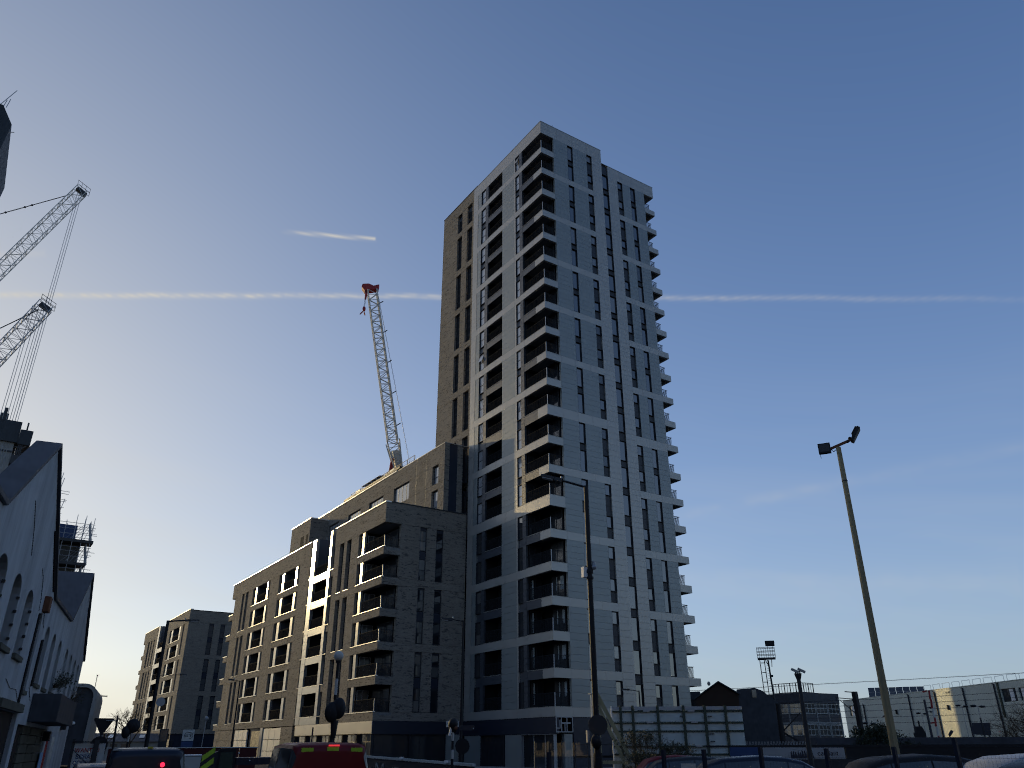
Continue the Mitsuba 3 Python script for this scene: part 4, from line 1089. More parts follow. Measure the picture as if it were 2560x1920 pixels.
k = lamp_post('tall black street lamp with camera boxes halfway up, in front of the grey tower', 17.08, 20.9, 10.1, (-1.25, 0.98, 0.42), 0.105, 0.75)
m = MB(); m.box(16.83, 16.99, 20.9, 21.05, 6.85, 7.2); put(k, 'control_box', m, 'm_white')
m = MB(); m.tube((17.2, 20.8, 7.2), (17.2, 20.8, 7.4), 0.06, 0.06, 10); m.sphere((17.2, 20.8, 7.2), 0.09, 2); put(k, 'camera', m, 'm_galv')
m = MB(); m.tube((17.08, 20.9, 7.0), (17.08, 20.9, 7.12), 0.125, 0.125, 12); m.tube((17.08, 20.9, 6.8), (17.08, 20.9, 6.88), 0.125, 0.125, 12); put(k, 'bracket', m, 'm_black')
s = thing('round_sign', 'back of a round road sign on the tall lamp by the tower', 'road sign')
m = MB(); circle_plate(m, (17.02, 20.76, 2.25), 0.3, (0.55, 0.83, 0.0)); put(s, 'plate', m, 'm_steel_dark')
m = MB(); m.box(16.95, 17.2, 20.8, 21.0, 2.05, 2.09); m.box(16.95, 17.2, 20.8, 21.0, 2.4, 2.44); put(s, 'clip', m, 'm_galv')
bl = thing('beacon_lamp', 'wrapped beacon head hanging under the round sign on the tall lamp', 'beacon')
m = MB(); m.sphere((16.98, 20.82, 1.78), 0.17, 2, (1, 1, 1.3)); put(bl, 'cover', m, 'm_black', smooth=True)
m = MB(); m.box(16.72, 16.8, 20.93, 21.0, 1.75, 2.1); put(bl, 'bracket', m, 'm_galv')

lamp_post('street lamp with a long arm standing in front of the distant brick block', 10.96, 58.99, 9.55, (1.95, -0.36, 0.12), 0.13, 0.9)
k = 'street_lamp_001'
m = MB(); circle_plate(m, (11.36, 58.9, 4.4), 0.28, (0.2, 0.95, 0)); put(k, 'dish', m, 'm_galv')
lamp_post('street lamp beside the shopfronts, with a short arm pointing left at the brick corner', 20.1, 34.59, 7.32, (-0.95, 0.5, 0.06), 0.07, 0.55)
lamp_post('slim street lamp before the white shutters of the near brick block', 20.04, 72.27, 6.84, (-0.95, 0.25, 0.1), 0.07, 0.5)
lamp_post('curved arm street lamp behind the back of the billboard', 43.68, 48.13, 5.5, (-1.0, 0.85, 0.12), 0.07, 0.6)
lamp_post('small distant street lamp showing past the long-armed one', 15.5, 83.4, 7.9, (2.4, -0.4, 0.05), 0.06, 0.6)
lamp_post('distant street lamp against the yellow sky by the rounded shed', 13.25, 109.2, 7.2, (1.75, -0.3, 0.02), 0.06, 0.7)

k = thing('radio_mast', 'thin mast rising over the rounded shed against the yellow sky', 'mast')
m = MB(); m.tube((13.5, 109.17, -0.15), (13.5, 109.17, 9.45), 0.05, 0.035, 8); put(k, 'post', m, 'm_steel_dark')
m = MB(); m.sphere((13.5, 109.1, 9.45), 0.08, 1); m.box(13.1, 13.6, 109, 109.3, 5.4, 5.7); m.box(13.2, 13.35, 109, 109.3, 3.8, 4.6); m.sphere((13.9, 109, 4.4), 0.2, 1); put(k, 'antenna', m, 'm_steel_dark')

g = right_of(6.2, 44.5)
k = thing('give_way_sign', 'back of a downward triangular road sign above a round one on one post', 'road sign')
c = np.array([6.2, 44.56, 0.0])
m = MB(); m.tube(c + (0, 0.05, -0.15), c + (0, 0.05, 2.9), 0.038, 0.038, 10); put(k, 'post', m, 'm_steel_dark')
m = MB(); m.prism([(-0.42, 2.95), (0.42, 2.95), (0.44, 2.9), (0.03, 2.2), (-0.03, 2.2), (-0.44, 2.9)], c, g, (0, 0, 1), (0, 0.02, 0)); put(k, 'triangle_plate', m, 'm_black')
m = MB(); circle_plate(m, c + (-0.02, 0, 1.78), 0.385, (0.14, 0.99, 0)); put(k, 'round_plate', m, 'm_black')
k = thing('signal_post', 'thin leaning post right of the triangular sign', 'post')
m = MB(); m.tube((6.86, 44.4, -0.15), (6.74, 44.45, 3.08), 0.05, 0.045, 10); put(k, 'post', m, 'm_black')
m = MB(); m.bar((6.3, 44.5, 2.84), (6.75, 44.45, 2.84), 0.03); put(k, 'arm', m, 'm_galv')


def beacon(label, x, y, ztop, cover=None, globe=True, segs=8):
    k = thing('crossing_beacon', label, 'beacon')
    h = (ztop + 0.15) / segs
    for i in range(segs):
        m = MB(); m.tube((x, y, -0.15 + i * h), (x, y, -0.15 + (i + 1) * h - 0.002), 0.045, 0.045, 12); put(k, 'pole_band', m, 'm_offwhite' if i % 2 else 'm_black', smooth=40)
    m = MB(); m.tube((x, y, ztop), (x, y, ztop + 0.07), 0.07, 0.08, 12); put(k, 'collar', m, 'm_black')
    if globe:
        m = MB(); m.sphere((x, y, ztop + 0.21), 0.15, 3); put(k, 'globe', m, 'm_offwhite', smooth=True)
    if cover:
        m = MB(); m.sphere((x + cover[0], y, ztop + 0.2), 0.24, 2, (0.75, 0.75, 1.05)); m.v[-1] += np.array([[0.04 * math.sin(7 * a[2] + 3 * a[0]), 0.03 * math.cos(9 * a[2]), 0] for a in m.v[-1]]); put(k, 'cover', m, 'm_black', smooth=True)
        if globe:
            pass
    return k


k = beacon('striped crossing beacon with a white globe before the brick corner', 9.83, 24.71, 4.06, segs=9)
m = MB(); m.sphere((9.74, 24.65, 2.62), 0.24, 2, (0.95, 0.6, 1.25)); m.sphere((9.95, 24.65, 2.74), 0.26, 2, (0.85, 0.6, 1.2)); m.tube((9.86, 24.68, 1.9), (9.86, 24.68, 2.4), 0.07, 0.12, 10); put(k, 'bagged_signal', m, 'm_black', smooth=True)
k = beacon('striped crossing beacon with its head in a dark bag, left of the bus stop flag', 14.83, 26.08, 2.12, (0.02, 0), False)
m = MB(); m.add([[14.62, 26.0, 2.0], [14.7, 26.0, 2.0], [14.82, 26.0, 2.48], [14.72, 26.0, 2.42], [14.62, 26.04, 2.0], [14.7, 26.04, 2.0], [14.82, 26.04, 2.48], [14.72, 26.04, 2.42]], [[0, 1, 2], [0, 2, 3], [4, 6, 5], [4, 7, 6], [0, 4, 5], [0, 5, 1], [1, 5, 6], [1, 6, 2], [2, 6, 7], [2, 7, 3], [3, 7, 4], [3, 4, 0]]); put(k, 'torn_strip', m, 'm_white')
m = MB(); m.sphere((14.85, 25.93, 2.24), 0.07, 2); put(k, 'lamp', m, 'm_rust', smooth=True)
k = beacon('crossing beacon near the dark van, its head hidden under a black bag', 6.9, 41.43, 2.2, (-0.08, 0), False)
m = MB(); m.sphere((6.98, 41.3, 2.55), 0.3, 2, (1.0, 0.6, 1.0)); m.sphere((6.72, 41.3, 2.3), 0.26, 2, (0.7, 0.6, 1.0)); put(k, 'bag', m, 'm_black', smooth=True)
k = thing('globe_lamp', 'pale globe lamp on a thin pole before the distant brick block', 'lamp')
m = MB(); m.tube((17.75, 72.9, -0.15), (17.85, 72.85, 3.7), 0.035, 0.03, 8); put(k, 'post', m, 'm_galv'); m = MB(); m.sphere((17.86, 72.84, 3.86), 0.17, 2); put(k, 'globe', m, 'm_galv', smooth=True)

k = thing('bus_stop_flag', 'white bus stop flag with a green name and blue panel on the lamp post', 'sign')
e1 = right_of(15.6, 27.7)
o = np.array([15.62, 27.98, 2.32])
m = MB(); m.prism([(0, 0), (0.46, 0), (0.46, 0.21), (0, 0.21)], o, e1, (0, 0, 1), (0.01, 0.02, 0)); put(k, 'plate', m, 'm_white')
text(k, 'lettering', 'Wells Road', 0.055, o + e1 * 0.03 + np.array([-0.012, -0.022, 0.11]), e1, (0, 0, 1), (-0.3, -0.95, 0), 'm_leaf', 0.004)
m = MB(); m.prism([(0.35, 0.03), (0.43, 0.03), (0.43, 0.19), (0.35, 0.19)], o + np.array([-0.01, -0.02, 0]), e1, (0, 0, 1), (0.005, 0.01, 0)); put(k, 'blue_panel', m, 'm_blue')
k = thing('dark_sign', 'dark blank sign board sticking out right of the bus stop flag', 'sign')
m = MB(); m.prism([(0.5, -0.12), (1.02, -0.12), (1.06, -0.06), (1.06, 0.02), (1.02, 0.06), (0.5, 0.06)], o, e1, (0, 0, 1), (0.02, 0.04, 0)); put(k, 'plate', m, 'm_navy'); m = MB(); m.sphere(o + e1 * 1.0 + np.array([0, -0.02, -0.05]), 0.018, 1); put(k, 'stud', m, 'm_white')
k = thing('round_sign', 'back of a round road sign low on the lamp post by the bus stop', 'road sign')
m = MB(); circle_plate(m, (16.2, 27.75, 1.66), 0.27, (0.5, 0.86, 0)); put(k, 'plate', m, 'm_black')
k = thing('round_sign', 'small dark round sign on its own pole behind the red van', 'road sign')
m = MB(); m.tube((13.45, 36.1, -0.15), (13.45, 36.1, 2.45), 0.04, 0.035, 8); put(k, 'post', m, 'm_steel_dark'); m = MB(); circle_plate(m, (13.4, 36.0, 1.55), 0.22, (0.35, 0.93, 0)); put(k, 'plate', m, 'm_black')

# scrap dealer's board
k = thing('scrap_board', 'white board wanting scrap, copper and lead, tied between posts below the factory', 'sign')
e1 = right_of(4.2, 33.7); o = np.array([3.8, 33.78, 0.0]); nn = np.array([-0.12, -0.99, 0.0])
m = MB(); m.prism([(0.06, -0.1), (1.1, -0.1), (1.1, 1.8), (0.12, 1.8)], o, e1, (0, 0, 1), -nn * 0.03); put(k, 'board', m, 'm_offwhite')
for i, (t_, c_) in enumerate((('WANTED', 'm_red_matt'), ('SCRAP', 'm_blue'), ('COPPER', 'm_blue'), ('LEAD', 'm_blue'), ('BRASS', 'm_blue'))):
    text(k, 'lettering', t_, 0.13, o + e1 * (0.2 if i % 2 else 0.15) + np.array([0, 0, 1.52 - i * 0.2]) + nn * 0.002, e1, (0, 0, 1), nn, c_, 0.006)
m = MB(); m.box(3.82, 3.9, 33.7, 33.78, -0.15, 1.95); m.box(4.5, 4.66, 33.55, 33.68, -0.15, 1.92); put(k, 'post', m, 'm_steel_dark')
m = MB(); m.bar((3.8, 33.68, 1.86), (4.75, 33.56, 1.84), 0.04); m.tube(o + e1 * 0.1 + (0, 0, 1.6) + nn * 0.06, o + e1 * 0.75 + (0, 0, 1.05) + nn * 0.06, 0.012, 0.012, 5); put(k, 'bar', m, 'm_black')

# school / works sign
k = thing('works_sign', 'white panel reading BITE over a blue panel, beyond the dark van', 'sign')
e1 = right_of(15.5, 68.2); o = np.array([15.15, 68.34, 0.0]); nn = np.array([-0.22, -0.97, 0])
m = MB(); m.prism([(0, 2.12), (0.84, 2.12), (0.84, 2.92), (0, 2.92)], o, e1, (0, 0, 1), -nn * 0.04); put(k, 'panel', m, 'm_offwhite')
m = MB(); m.prism([(0, 0.9), (0.84, 0.9), (0.84, 2.1), (0, 2.1)], o, e1, (0, 0, 1), -nn * 0.04); put(k, 'panel', m, 'm_blue')
text(k, 'lettering', 'BITE', 0.15, o + e1 * 0.18 + np.array([0, 0, 2.42]) + nn * 0.004, e1, (0, 0, 1), nn, 'm_frame', 0.01)
ring = Polygon([(0.45 + 0.32 * math.cos(t), 2.5 + 0.24 * math.sin(t)) for t in np.linspace(-1.4, 3.6, 24)] + [(0.45 + 0.29 * math.cos(t), 2.5 + 0.21 * math.sin(t)) for t in np.linspace(3.6, -1.4, 24)])
m = MB(); m.prism(ring, o + nn * 0.012, e1, (0, 0, 1), nn * 0.01); put(k, 'emblem', m, 'm_frame')
text(k, 'lettering', 'Works', 0.09, o + e1 * 0.08 + np.array([0, 0, 1.93]) + nn * 0.004, e1, (0, 0, 1), nn, 'm_offwhite', 0.01) if False else None
m = MB(); m.tube(o + e1 * 0.05 + (0, 0.05, -0.15), o + e1 * 0.05 + (0, 0.05, 2.9), 0.04); m.tube(o + e1 * 0.79 + (0, 0.05, -0.15), o + e1 * 0.79 + (0, 0.05, 2.9), 0.04); put(k, 'post', m, 'm_steel_dark')
k = thing('notice_board', 'dark framed notice board left of the BITE panel', 'sign')
o = np.array([13.55, 68.66, 0.0])
m = MB(); m.prism([(0, 0.9), (0.62, 0.9), (0.62, 2.95), (0, 2.95)], o, e1, (0, 0, 1), -nn * 0.06); put(k, 'board', m, 'm_steel_dark')
m = MB(); m.prism([(0.08, 2.1), (0.54, 2.1), (0.54, 2.86), (0.08, 2.86)], o, e1, (0, 0, 1), nn * 0.012); put(k, 'panel', m, 'm_glass_warm'); m = MB(); m.tube(o + e1 * 0.1 + (0, 0.03, -0.15), o + e1 * 0.1 + (0, 0.03, 0.9), 0.04); m.tube(o + e1 * 0.5 + (0, 0.03, -0.15), o + e1 * 0.5 + (0, 0.03, 0.9), 0.04); put(k, 'post', m, 'm_steel_dark')

# shop hoarding with lamps
k = thing('shop_hoarding', 'low navy hoarding lettered MITRE under a pale rail, at the foot of the tower', 'hoarding')
pa, pb = np.array([17.32, 41.53, 1.31]), np.array([15.48, 25.7, 1.09])
dd = (pb - pa) / np.linalg.norm(pb - pa); hn = np.array([dd[1], -dd[0], 0]); hn = hn if hn[0] < 0 else -hn
hn /= np.linalg.norm(hn)
n = 9
for i in range(n):
    a, b = pa + (pb - pa) * i / n, pa + (pb - pa) * (i + 0.992) / n
    m = MB(); m.add([p + hn * d + (0, 0, z) for p in (a, b) for d in (-0.04, 0) for z in (-0.1 - p[2], -0.06)], BOXF); put(k, 'panel', m, 'm_navy')
m = MB(); m.bar(pa + (0, 0, -0.02), pb + (0, 0, -0.02), 0.12, 0.09); put(k, 'rail', m, 'm_hoard')
e1h = dd
text(k, 'lettering', 'MITRE', 0.30, pa + dd * 7.4 + hn * 0.004 + np.array([0, 0, -0.66]), dd, (0, 0, 1), hn, 'm_offwhite', 0.01)
o = pa + dd * 5.2 + hn * 0.01
m = MB()
fx = [(0, -0.2), (0.02, 0.32 - 0.5), (0.32, -0.42), (0.62, -0.42), (0.92, -0.18), (0.94, -0.62), (0.47, -1.0), (0, -0.62), (0, -0.2)]
for a, b in zip(fx[:-1], fx[1:]):
    m.bar(o + dd * a[0] * 1.1 + (0, 0, a[1] - 0.06), o + dd * b[0] * 1.1 + (0, 0, b[1] - 0.06), 0.035, 0.035)
m.bar(o + dd * 0.35 + (0, 0, -0.48), o + dd * 0.52 + (0, 0, -0.8), 0.03); m.bar(o + dd * 0.69 + (0, 0, -0.48), o + dd * 0.52 + (0, 0, -0.8), 0.03)
put(k, 'emblem', m, 'm_offwhite')
for i, f in enumerate((0.55, 0.86)):
    p = pa + (pb - pa) * f
    q = thing('hoarding_lamp', ('lit lamp on the middle of the navy hoarding rail', 'lit lamp on the right end of the navy hoarding rail')[i], 'lamp')
    m = MB(); m.bar(p + hn * 0.03 - dd * 0.1 + (0, 0, 0.03), p + hn * 0.03 + dd * 0.1 + (0, 0, 0.03), 0.06, 0.1)
    put(q, 'housing', m, 'm_galv')
    m = MB(); m.bar(p + hn * 0.11 - dd * 0.1 + (0, 0, 0.03), p + hn * 0.11 + dd * 0.1 + (0, 0, 0.03), 0.08, 0.09)
    key = put(q, 'lens', m, 'm_white')
    scene[key]['emitter'] = {'type': 'area', 'radiance': {'type': 'rgb', 'value': [0.42, 0.38, 0.25]}}
k = thing('glass_screen', 'low glazed barrier before the tower entrance', 'barrier')
for i in range(4):
    m = MB(); m.box(38.0 + i * 1.3, 39.2 + i * 1.3, 54.0, 54.04, -0.1, 1.9); put(k, 'pane', m, 'm_clear')
m = MB()
for i in range(5):
    m.box(37.92 + i * 1.3, 37.98 + i * 1.3, 53.98, 54.06, -0.1, 2.0)
put(k, 'post', m, 'm_frame')

# ------------------------------------------------------------------ vehicles


def loft(rings):
    n = len(rings[0]); v = np.array(rings, float).reshape(-1, 3); f = []
    for i in range(len(rings) - 1):
        for j in range(n):
            a, b = i * n + j, i * n + (j + 1) % n
            f += [[a, b, b + n], [a, b + n, a + n]]
    f += [[0, j + 1, j] for j in range(1, n - 1)] + [[(len(rings) - 1) * n, (len(rings) - 1) * n + j, (len(rings) - 1) * n + j + 1] for j in range(1, n - 1)]
    return v, np.array(f)


HATCH = [(0.00, .38, .55, .80, .92, .66, .74, .72, .60), (0.03, .28, .60, .92, 1.02, .74, .82, .80, .63), (0.12, .24, .62, .97, 1.36, .78, .86, .83, .56), (0.20, .22, .62, .98, 1.45, .80, .87, .84, .60), (0.38, .20, .62, .97, 1.50, .80, .88, .85, .63),
         (0.52, .20, .62, .95, 1.47, .80, .88, .85, .62), (0.60, .20, .62, .93, 1.40, .80, .88, .84, .60), (0.77, .20, .60, .90, .99, .80, .87, .82, .70), (0.93, .22, .58, .78, .84, .78, .82, .76, .62), (0.985, .28, .52, .66, .72, .70, .72, .68, .52), (1.0, .36, .50, .58, .62, .60, .62, .58, .45)]
VAN = [(0.00, .35, .80, 1.15, 1.70, .84, .90, .90, .70), (0.015, .28, .80, 1.15, 1.84, .88, .94, .94, .76), (0.04, .26, .80, 1.15, 1.90, .90, .95, .95, .80), (0.40, .26, .80, 1.15, 1.93, .90, .96, .96, .82), (0.68, .26, .80, 1.15, 1.90, .90, .96, .95, .80),
       (0.74, .26, .80, 1.12, 1.80, .90, .95, .94, .76), (0.86, .26, .75, 1.02, 1.12, .88, .94, .90, .74), (0.97, .28, .65, .86, .92, .84, .88, .84, .66), (1.0, .36, .58, .68, .72, .72, .74, .70, .52)]


def car(name, label, cat, x, y, head, L=4.1, H=1.0, W=1.0, paint='m_steel_dark', prof=HATCH, glass=True, z0=-0.14, tail='m_red_matt', rear_glass=True):
    k = thing(name, label, cat)
    ca, sa = math.cos(head), math.sin(head)

    def w(p):
        p = np.atleast_2d(np.asarray(p, float))
        return np.stack([x + p[:, 0] * ca - p[:, 1] * sa, y + p[:, 0] * sa + p[:, 1] * ca, z0 + p[:, 2]], 1)
    rings = []
    for s in prof:
        X = (s[0] - 0.5) * L; zl, zm, zb, zr = [q * H for q in s[1:5]]; wl, wm, wb, wr = [q * W for q in s[5:9]]
        rings.append([(X, wl, zl), (X, wm, zm), (X, wb, zb), (X, (wr + wb * 0.1) / 1.06, zr - 0.05 * H), (X, wr * 0.85, zr), (X, 0, zr + 0.012), (X, -wr * 0.85, zr), (X, -(wr + wb * 0.1) / 1.06, zr - 0.05 * H), (X, -wb, zb), (X, -wm, zm), (X, -wl, zl)])
    v, f = loft(rings)
    put(k, 'body', MB().add(w(v), f), paint, smooth=38)
    R = [np.array(r, float) for r in rings]
    if glass:
        roof = [i for i, s in enumerate(prof) if s[4] - s[2] > 0.3]
        for side, jb, jt in ((1, 2, 3), (-1, 8, 7)):
            for i0, i1 in zip(roof[:-1], roof[1:]):
                a, b, c, d = R[i0][jb], R[i1][jb], R[i1][jt], R[i0][jt]
                q = [a * .93 + d * .07, b * .93 + c * .07, b * .08 + c * .92, a * .08 + d * .92]
                mid = sum(q) / 4
                q = [p * .95 + mid * .05 + np.array([0, side * 0.012, 0.004]) for p in q]
                put(k, 'side_window', MB().add(w(q), [[0, 1, 2], [0, 2, 3]]), 'm_car_glass')
        i0 = roof[-1]; i1 = i0 + 1
        q = [R[i0][4], R[i0][6], R[i1][6] * np.array([1, .98, 1]), R[i1][4] * np.array([1, .98, 1])]; mid = sum(q) / 4
        put(k, 'windscreen', MB().add(w([p * .93 + mid * .07 + np.array([0.012, 0, 0.016]) for p in q]), [[0, 1, 2], [0, 2, 3]]), 'm_car_glass')
        if rear_glass:
            i1 = roof[0]; i0 = i1 - 1
            q = [R[i0][4], R[i0][6], R[i1][6], R[i1][4]]; mid = sum(q) / 4
            put(k, 'rear_window', MB().add(w([p * .9 + mid * .1 + np.array([-0.014, 0, 0.012]) for p in q]), [[0, 1, 2], [0, 2, 3]]), 'm_car_glass')
    for sx in (-0.31, 0.31):
        for sy in (-1, 1):
            c = np.array([sx * L, sy * 0.80 * W, 0.30])
            m = MB(); m.tube(w(c - [0, 0.1, 0])[0], w(c + [0, 0.1, 0])[0], 0.3, 0.3, 18); kk = put(k, 'wheel', m, 'm_rubber')
            m = MB(); m.tube(w(c + [0, sy * 0.1, 0])[0], w(c + [0, sy * 0.115, 0])[0], 0.2, 0.19, 14); put(kk, 'rim', m, 'm_galv')
    for sy in (-1, 1):
        m = MB(); m.add(w([[-0.5 * L - 0.004 + 0.02 * i, sy * (0.62 + 0.13 * j) * W, (0.86 + 0.16 * q) * H] for i in (0, 1) for j in (0, 1) for q in (0, 1)]), BOXF); put(k, 'tail_light', m, tail)
        m = MB(); m.add(w([[0.475 * L + 0.02 * i, sy * (0.5 + 0.18 * j) * W, (0.62 + 0.12 * q) * H] for i in (0, 1) for j in (0, 1) for q in (0, 1)]), BOXF); put(k, 'headlight', m, 'm_galv')
        m = MB(); m.add(w([[0.24 * L + 0.1 * i, sy * (0.88 + 0.16 * j) * W, (0.98 + 0.13 * q) * H] for i in (0, 1) for j in (0, 1) for q in (0, 1)]), BOXF); put(k, 'mirror', m, paint)
    return k, w


HD = math.radians(84)
k, w = car('van', 'dark red van with yellow hatching at the top of its rear doors', 'van', 7.95 + 0.22, 19.9 + 2.2 - 0.3, math.radians(80), 4.7, 0.985, 1.03, 'm_red', VAN, True, -0.14, 'm_red_matt', False)
for sy in (-0.62, -0.05, 0.55):
    m = MB(); m.add(w([[-2.34 + 0.02 * i, sy - 0.14 + 0.28 * j, 1.71 + 0.09 * q - 0.04 * abs(sy)] for i in (0, 1) for j in (0, 1) for q in (0, 1)]), BOXF); put(k, 'reflective_patch', m, 'm_lime')
m = MB(); m.add(w([[-2.36 + 0.04 * i, -0.2 + 0.26 * j, 1.81 + 0.035 * q] for i in (0, 1) for j in (0, 1) for q in (0, 1)]), BOXF); key = put(k, 'brake_light', m, 'm_red')
scene[key]['emitter'] = {'type': 'area', 'radiance': {'type': 'rgb', 'value': [0.14, 0.008, 0.01]}}
m = MB()
for a, b in (((-0.7, 1.55), (0.7, 1.55)), ((0, 0.5), (0, 1.66)), ((-0.7, 0.5), (-0.7, 1.55)), ((0.7, 0.5), (0.7, 1.55))):
    m.bar(w([-2.33, a[0], a[1]])[0], w([-2.33, b[0], b[1]])[0], 0.02)
put(k, 'door_seam', m, 'm_frame')

k, w = car('van', 'dark van with a lit red lamp at the rear and a pale roof edge', 'van', 4.75, 25.3, math.radians(80), 4.8, 0.93, 1.0, 'm_navy', VAN, True, -0.14)
m = MB(); p = w([-2.45, -0.38, 1.41])[0]; circle_plate(m, p, 0.055, (0.17, 0.98, 0), 0.03, 18); key = put(k, 'red_lamp', m, 'm_red')
scene[key]['emitter'] = {'type': 'area', 'radiance': {'type': 'rgb', 'value': [0.55, 0.01, 0.03]}}
m = MB(); m.add(w([[-2.3 + 4 * i, 0.6 + 0.2 * j, 1.735 + 0.04 * q] for i in (0, 1) for j in (0, 1) for q in (0, 1)]), BOXF); put(k, 'roof_rail', m, 'm_offwhite')
m = MB(); m.add(w([[-2.2 + 0.2 * i, -0.1 + 0.12 * j, 1.76 + 0.06 * q] for i in (0, 1) for j in (0, 1) for q in (0, 1)]), BOXF); put(k, 'roof_beacon', m, 'm_yellow')


def chevrons(k, o, e1, wd, z0, z1, nn, n=5, a='m_lime'):
    """Slanted stripes on the back of a vehicle."""
    s = wd / n
    for i in range(-2, n):
        pl = Polygon([(i * s, z0), (i * s + s * 0.5, z0), (i * s + s * 0.5 + (z1 - z0) * 0.8, z1), (i * s + (z1 - z0) * 0.8, z1)]).intersection(sbox(0, z0, wd, z1))
        if pl.area > 1e-4:
            m = MB(); m.prism(pl, np.asarray(o) + nn * 0.004, e1, (0, 0, 1), nn * 0.006); put(k, 'stripe', m, a)


k = thing('service_truck', 'service truck with lime striped sides and a boxy glazed cab', 'truck')
e1 = right_of(8.0, 33.0); e1 /= np.linalg.norm(e1); nn = np.array([-e1[1] * -1, -abs(e1[0]), 0]); nn = np.array([-0.24, -0.97, 0.0])
o = np.array([7.34, 33.2, 0.0])
m = MB(); m.prism([(0, 0.3), (0.75, 0.3), (0.8, 1.36), (0.15, 1.34)], o, e1, (0, 0, 1), -nn * 3.5); put(k, 'body', m, 'm_offwhite')
m = MB(); m.prism([(0.76, 0.3), (1.5, 0.3), (1.56, 1.56), (1.3, 1.5), (0.82, 1.38)], o, e1, (0, 0, 1), -nn * 3.5); put(k, 'body', m, 'm_steel_dark')
for i in range(3):
    z = 0.55 + i * 0.36
    m = MB(); m.prism([(0.82, z - 0.1), (1.25, z + 0.22), (1.25, z + 0.42), (0.82, z + 0.1)], o + nn * 0.003, e1, (0, 0, 1), nn * 0.008); put(k, 'stripe', m, 'm_lime')
m = MB(); m.prism([(1.36, 0.3), (2.02, 0.3), (2.0, 1.62), (1.38, 1.6)], o + nn * 0.06, e1, (0, 0, 1), -nn * 1.8); put(k, 'cab', m, 'm_black')
m = MB(); m.prism([(1.44, 0.95), (1.92, 0.95), (1.9, 1.5), (1.46, 1.48)], o + nn * 0.07, e1, (0, 0, 1), nn * 0.01); put(k, 'window', m, 'm_green_steel')
m = MB(); m.prism([(0.12, 1.36), (0.8, 1.38), (0.8, 1.42), (0.12, 1.4)], o, e1, (0, 0, 1), -nn * 3.0); put(k, 'roof_rail', m, 'm_white')
m = MB(); m.prism([(2.05, 1.05), (3.4, 1.05), (3.4, 1.3), (2.05, 1.3)], o - nn * 0.6, e1, (0, 0, 1), -nn * 2.4); put(k, 'flatbed', m, 'm_navy')
m = MB(); m.sphere(o + e1 * 2.1 + np.array([0, 0, 1.46]) + nn * 0.1, 0.03, 1); m.sphere(o + e1 * 2.55 + np.array([0, -0.0, 1.2]) + nn * -0.55, 0.025, 1); put(k, 'lamp', m, 'm_white')
for a in (0.35, 1.1):
    for b in (0.5, 2.8):
        m = MB(); c = o + e1 * a - nn * b + np.array([0, 0, 0.3]); m.tube(c, c + e1 * 0.2, 0.42, 0.42, 16); put(k, 'wheel', m, 'm_rubber')
k = thing('striped_van', 'back of a van with yellow chevrons, left of the dark van', 'van')
o = np.array([5.05, 32.6, 0.0])
m = MB(); m.prism([(0, 0.3), (0.78, 0.3), (0.76, 1.24), (0.6, 1.3), (0.1, 1.3), (0.02, 1.22)], o, e1, (0, 0, 1), -nn * 4.0); put(k, 'body', m, 'm_black')
chevrons(k, o + e1 * 0.04, e1, 0.3, 0.5, 1.22, nn, 2, 'm_yellow'); chevrons(k, o + e1 * 0.44, e1, 0.3, 0.5, 1.22, nn, 2, 'm_yellow')
m = MB(); m.sphere(o + np.array([0, 0, 1.3]), 0.08, 1, (1.4, 1, 0.7)); put(k, 'lamp', m, 'm_white')
for a in (0.0, 0.6):
    m = MB(); c = o + e1 * a - nn * 0.8 + np.array([0, 0, 0.2]); m.tube(c, c + e1 * 0.18, 0.34, 0.34, 16); put(k, 'wheel', m, 'm_rubber')
car('car', 'dark car with a glinting roof edge at the bottom left, below the round sign', 'car', 4.28, 31.2, math.radians(82), 4.0, 0.90, 0.80, 'm_navy', HATCH)
m = MB(); m.box(3.98, 4.56, 29.6, 29.66, 1.14, 1.19); put('car', 'roof_glint', m, 'm_white')  # white strip paints the glint along the roof edge

car('car', 'bright red hatchback parked behind the mesh fence', 'car', 21.4, 21.3, math.radians(-33), 3.9, 1.0, 1.0, 'm_red', HATCH)
car('car', 'grey car with a sloping roof right of the red hatchback', 'car', 19.3, 18.4, math.radians(-38), 4.2, 1.0, 1.0, 'm_steel_dark', HATCH)
car('car', 'dark blue estate car, its roof pale with sky, left of the camera pole', 'car', 17.15, 14.1, math.radians(-38), 4.6, 1.04, 1.0, 'm_navy', HATCH)
car('car', 'dark hatchback behind the wooden floodlight pole', 'car', 16.3, 9.45, math.radians(-35), 4.2, 1.08, 1.05, 'm_black', HATCH)
car('car', 'large dark car at the bottom right corner with silver roof rails', 'car', 13.9, 5.1, math.radians(-32), 4.7, 1.10, 1.1, 'm_steel_dark', HATCH)
car('car', 'silver blue car behind the large dark one at the right edge', 'car', 16.9, 7.3, math.radians(-30), 4.5, 1.10, 1.05, 'm_galv', HATCH)

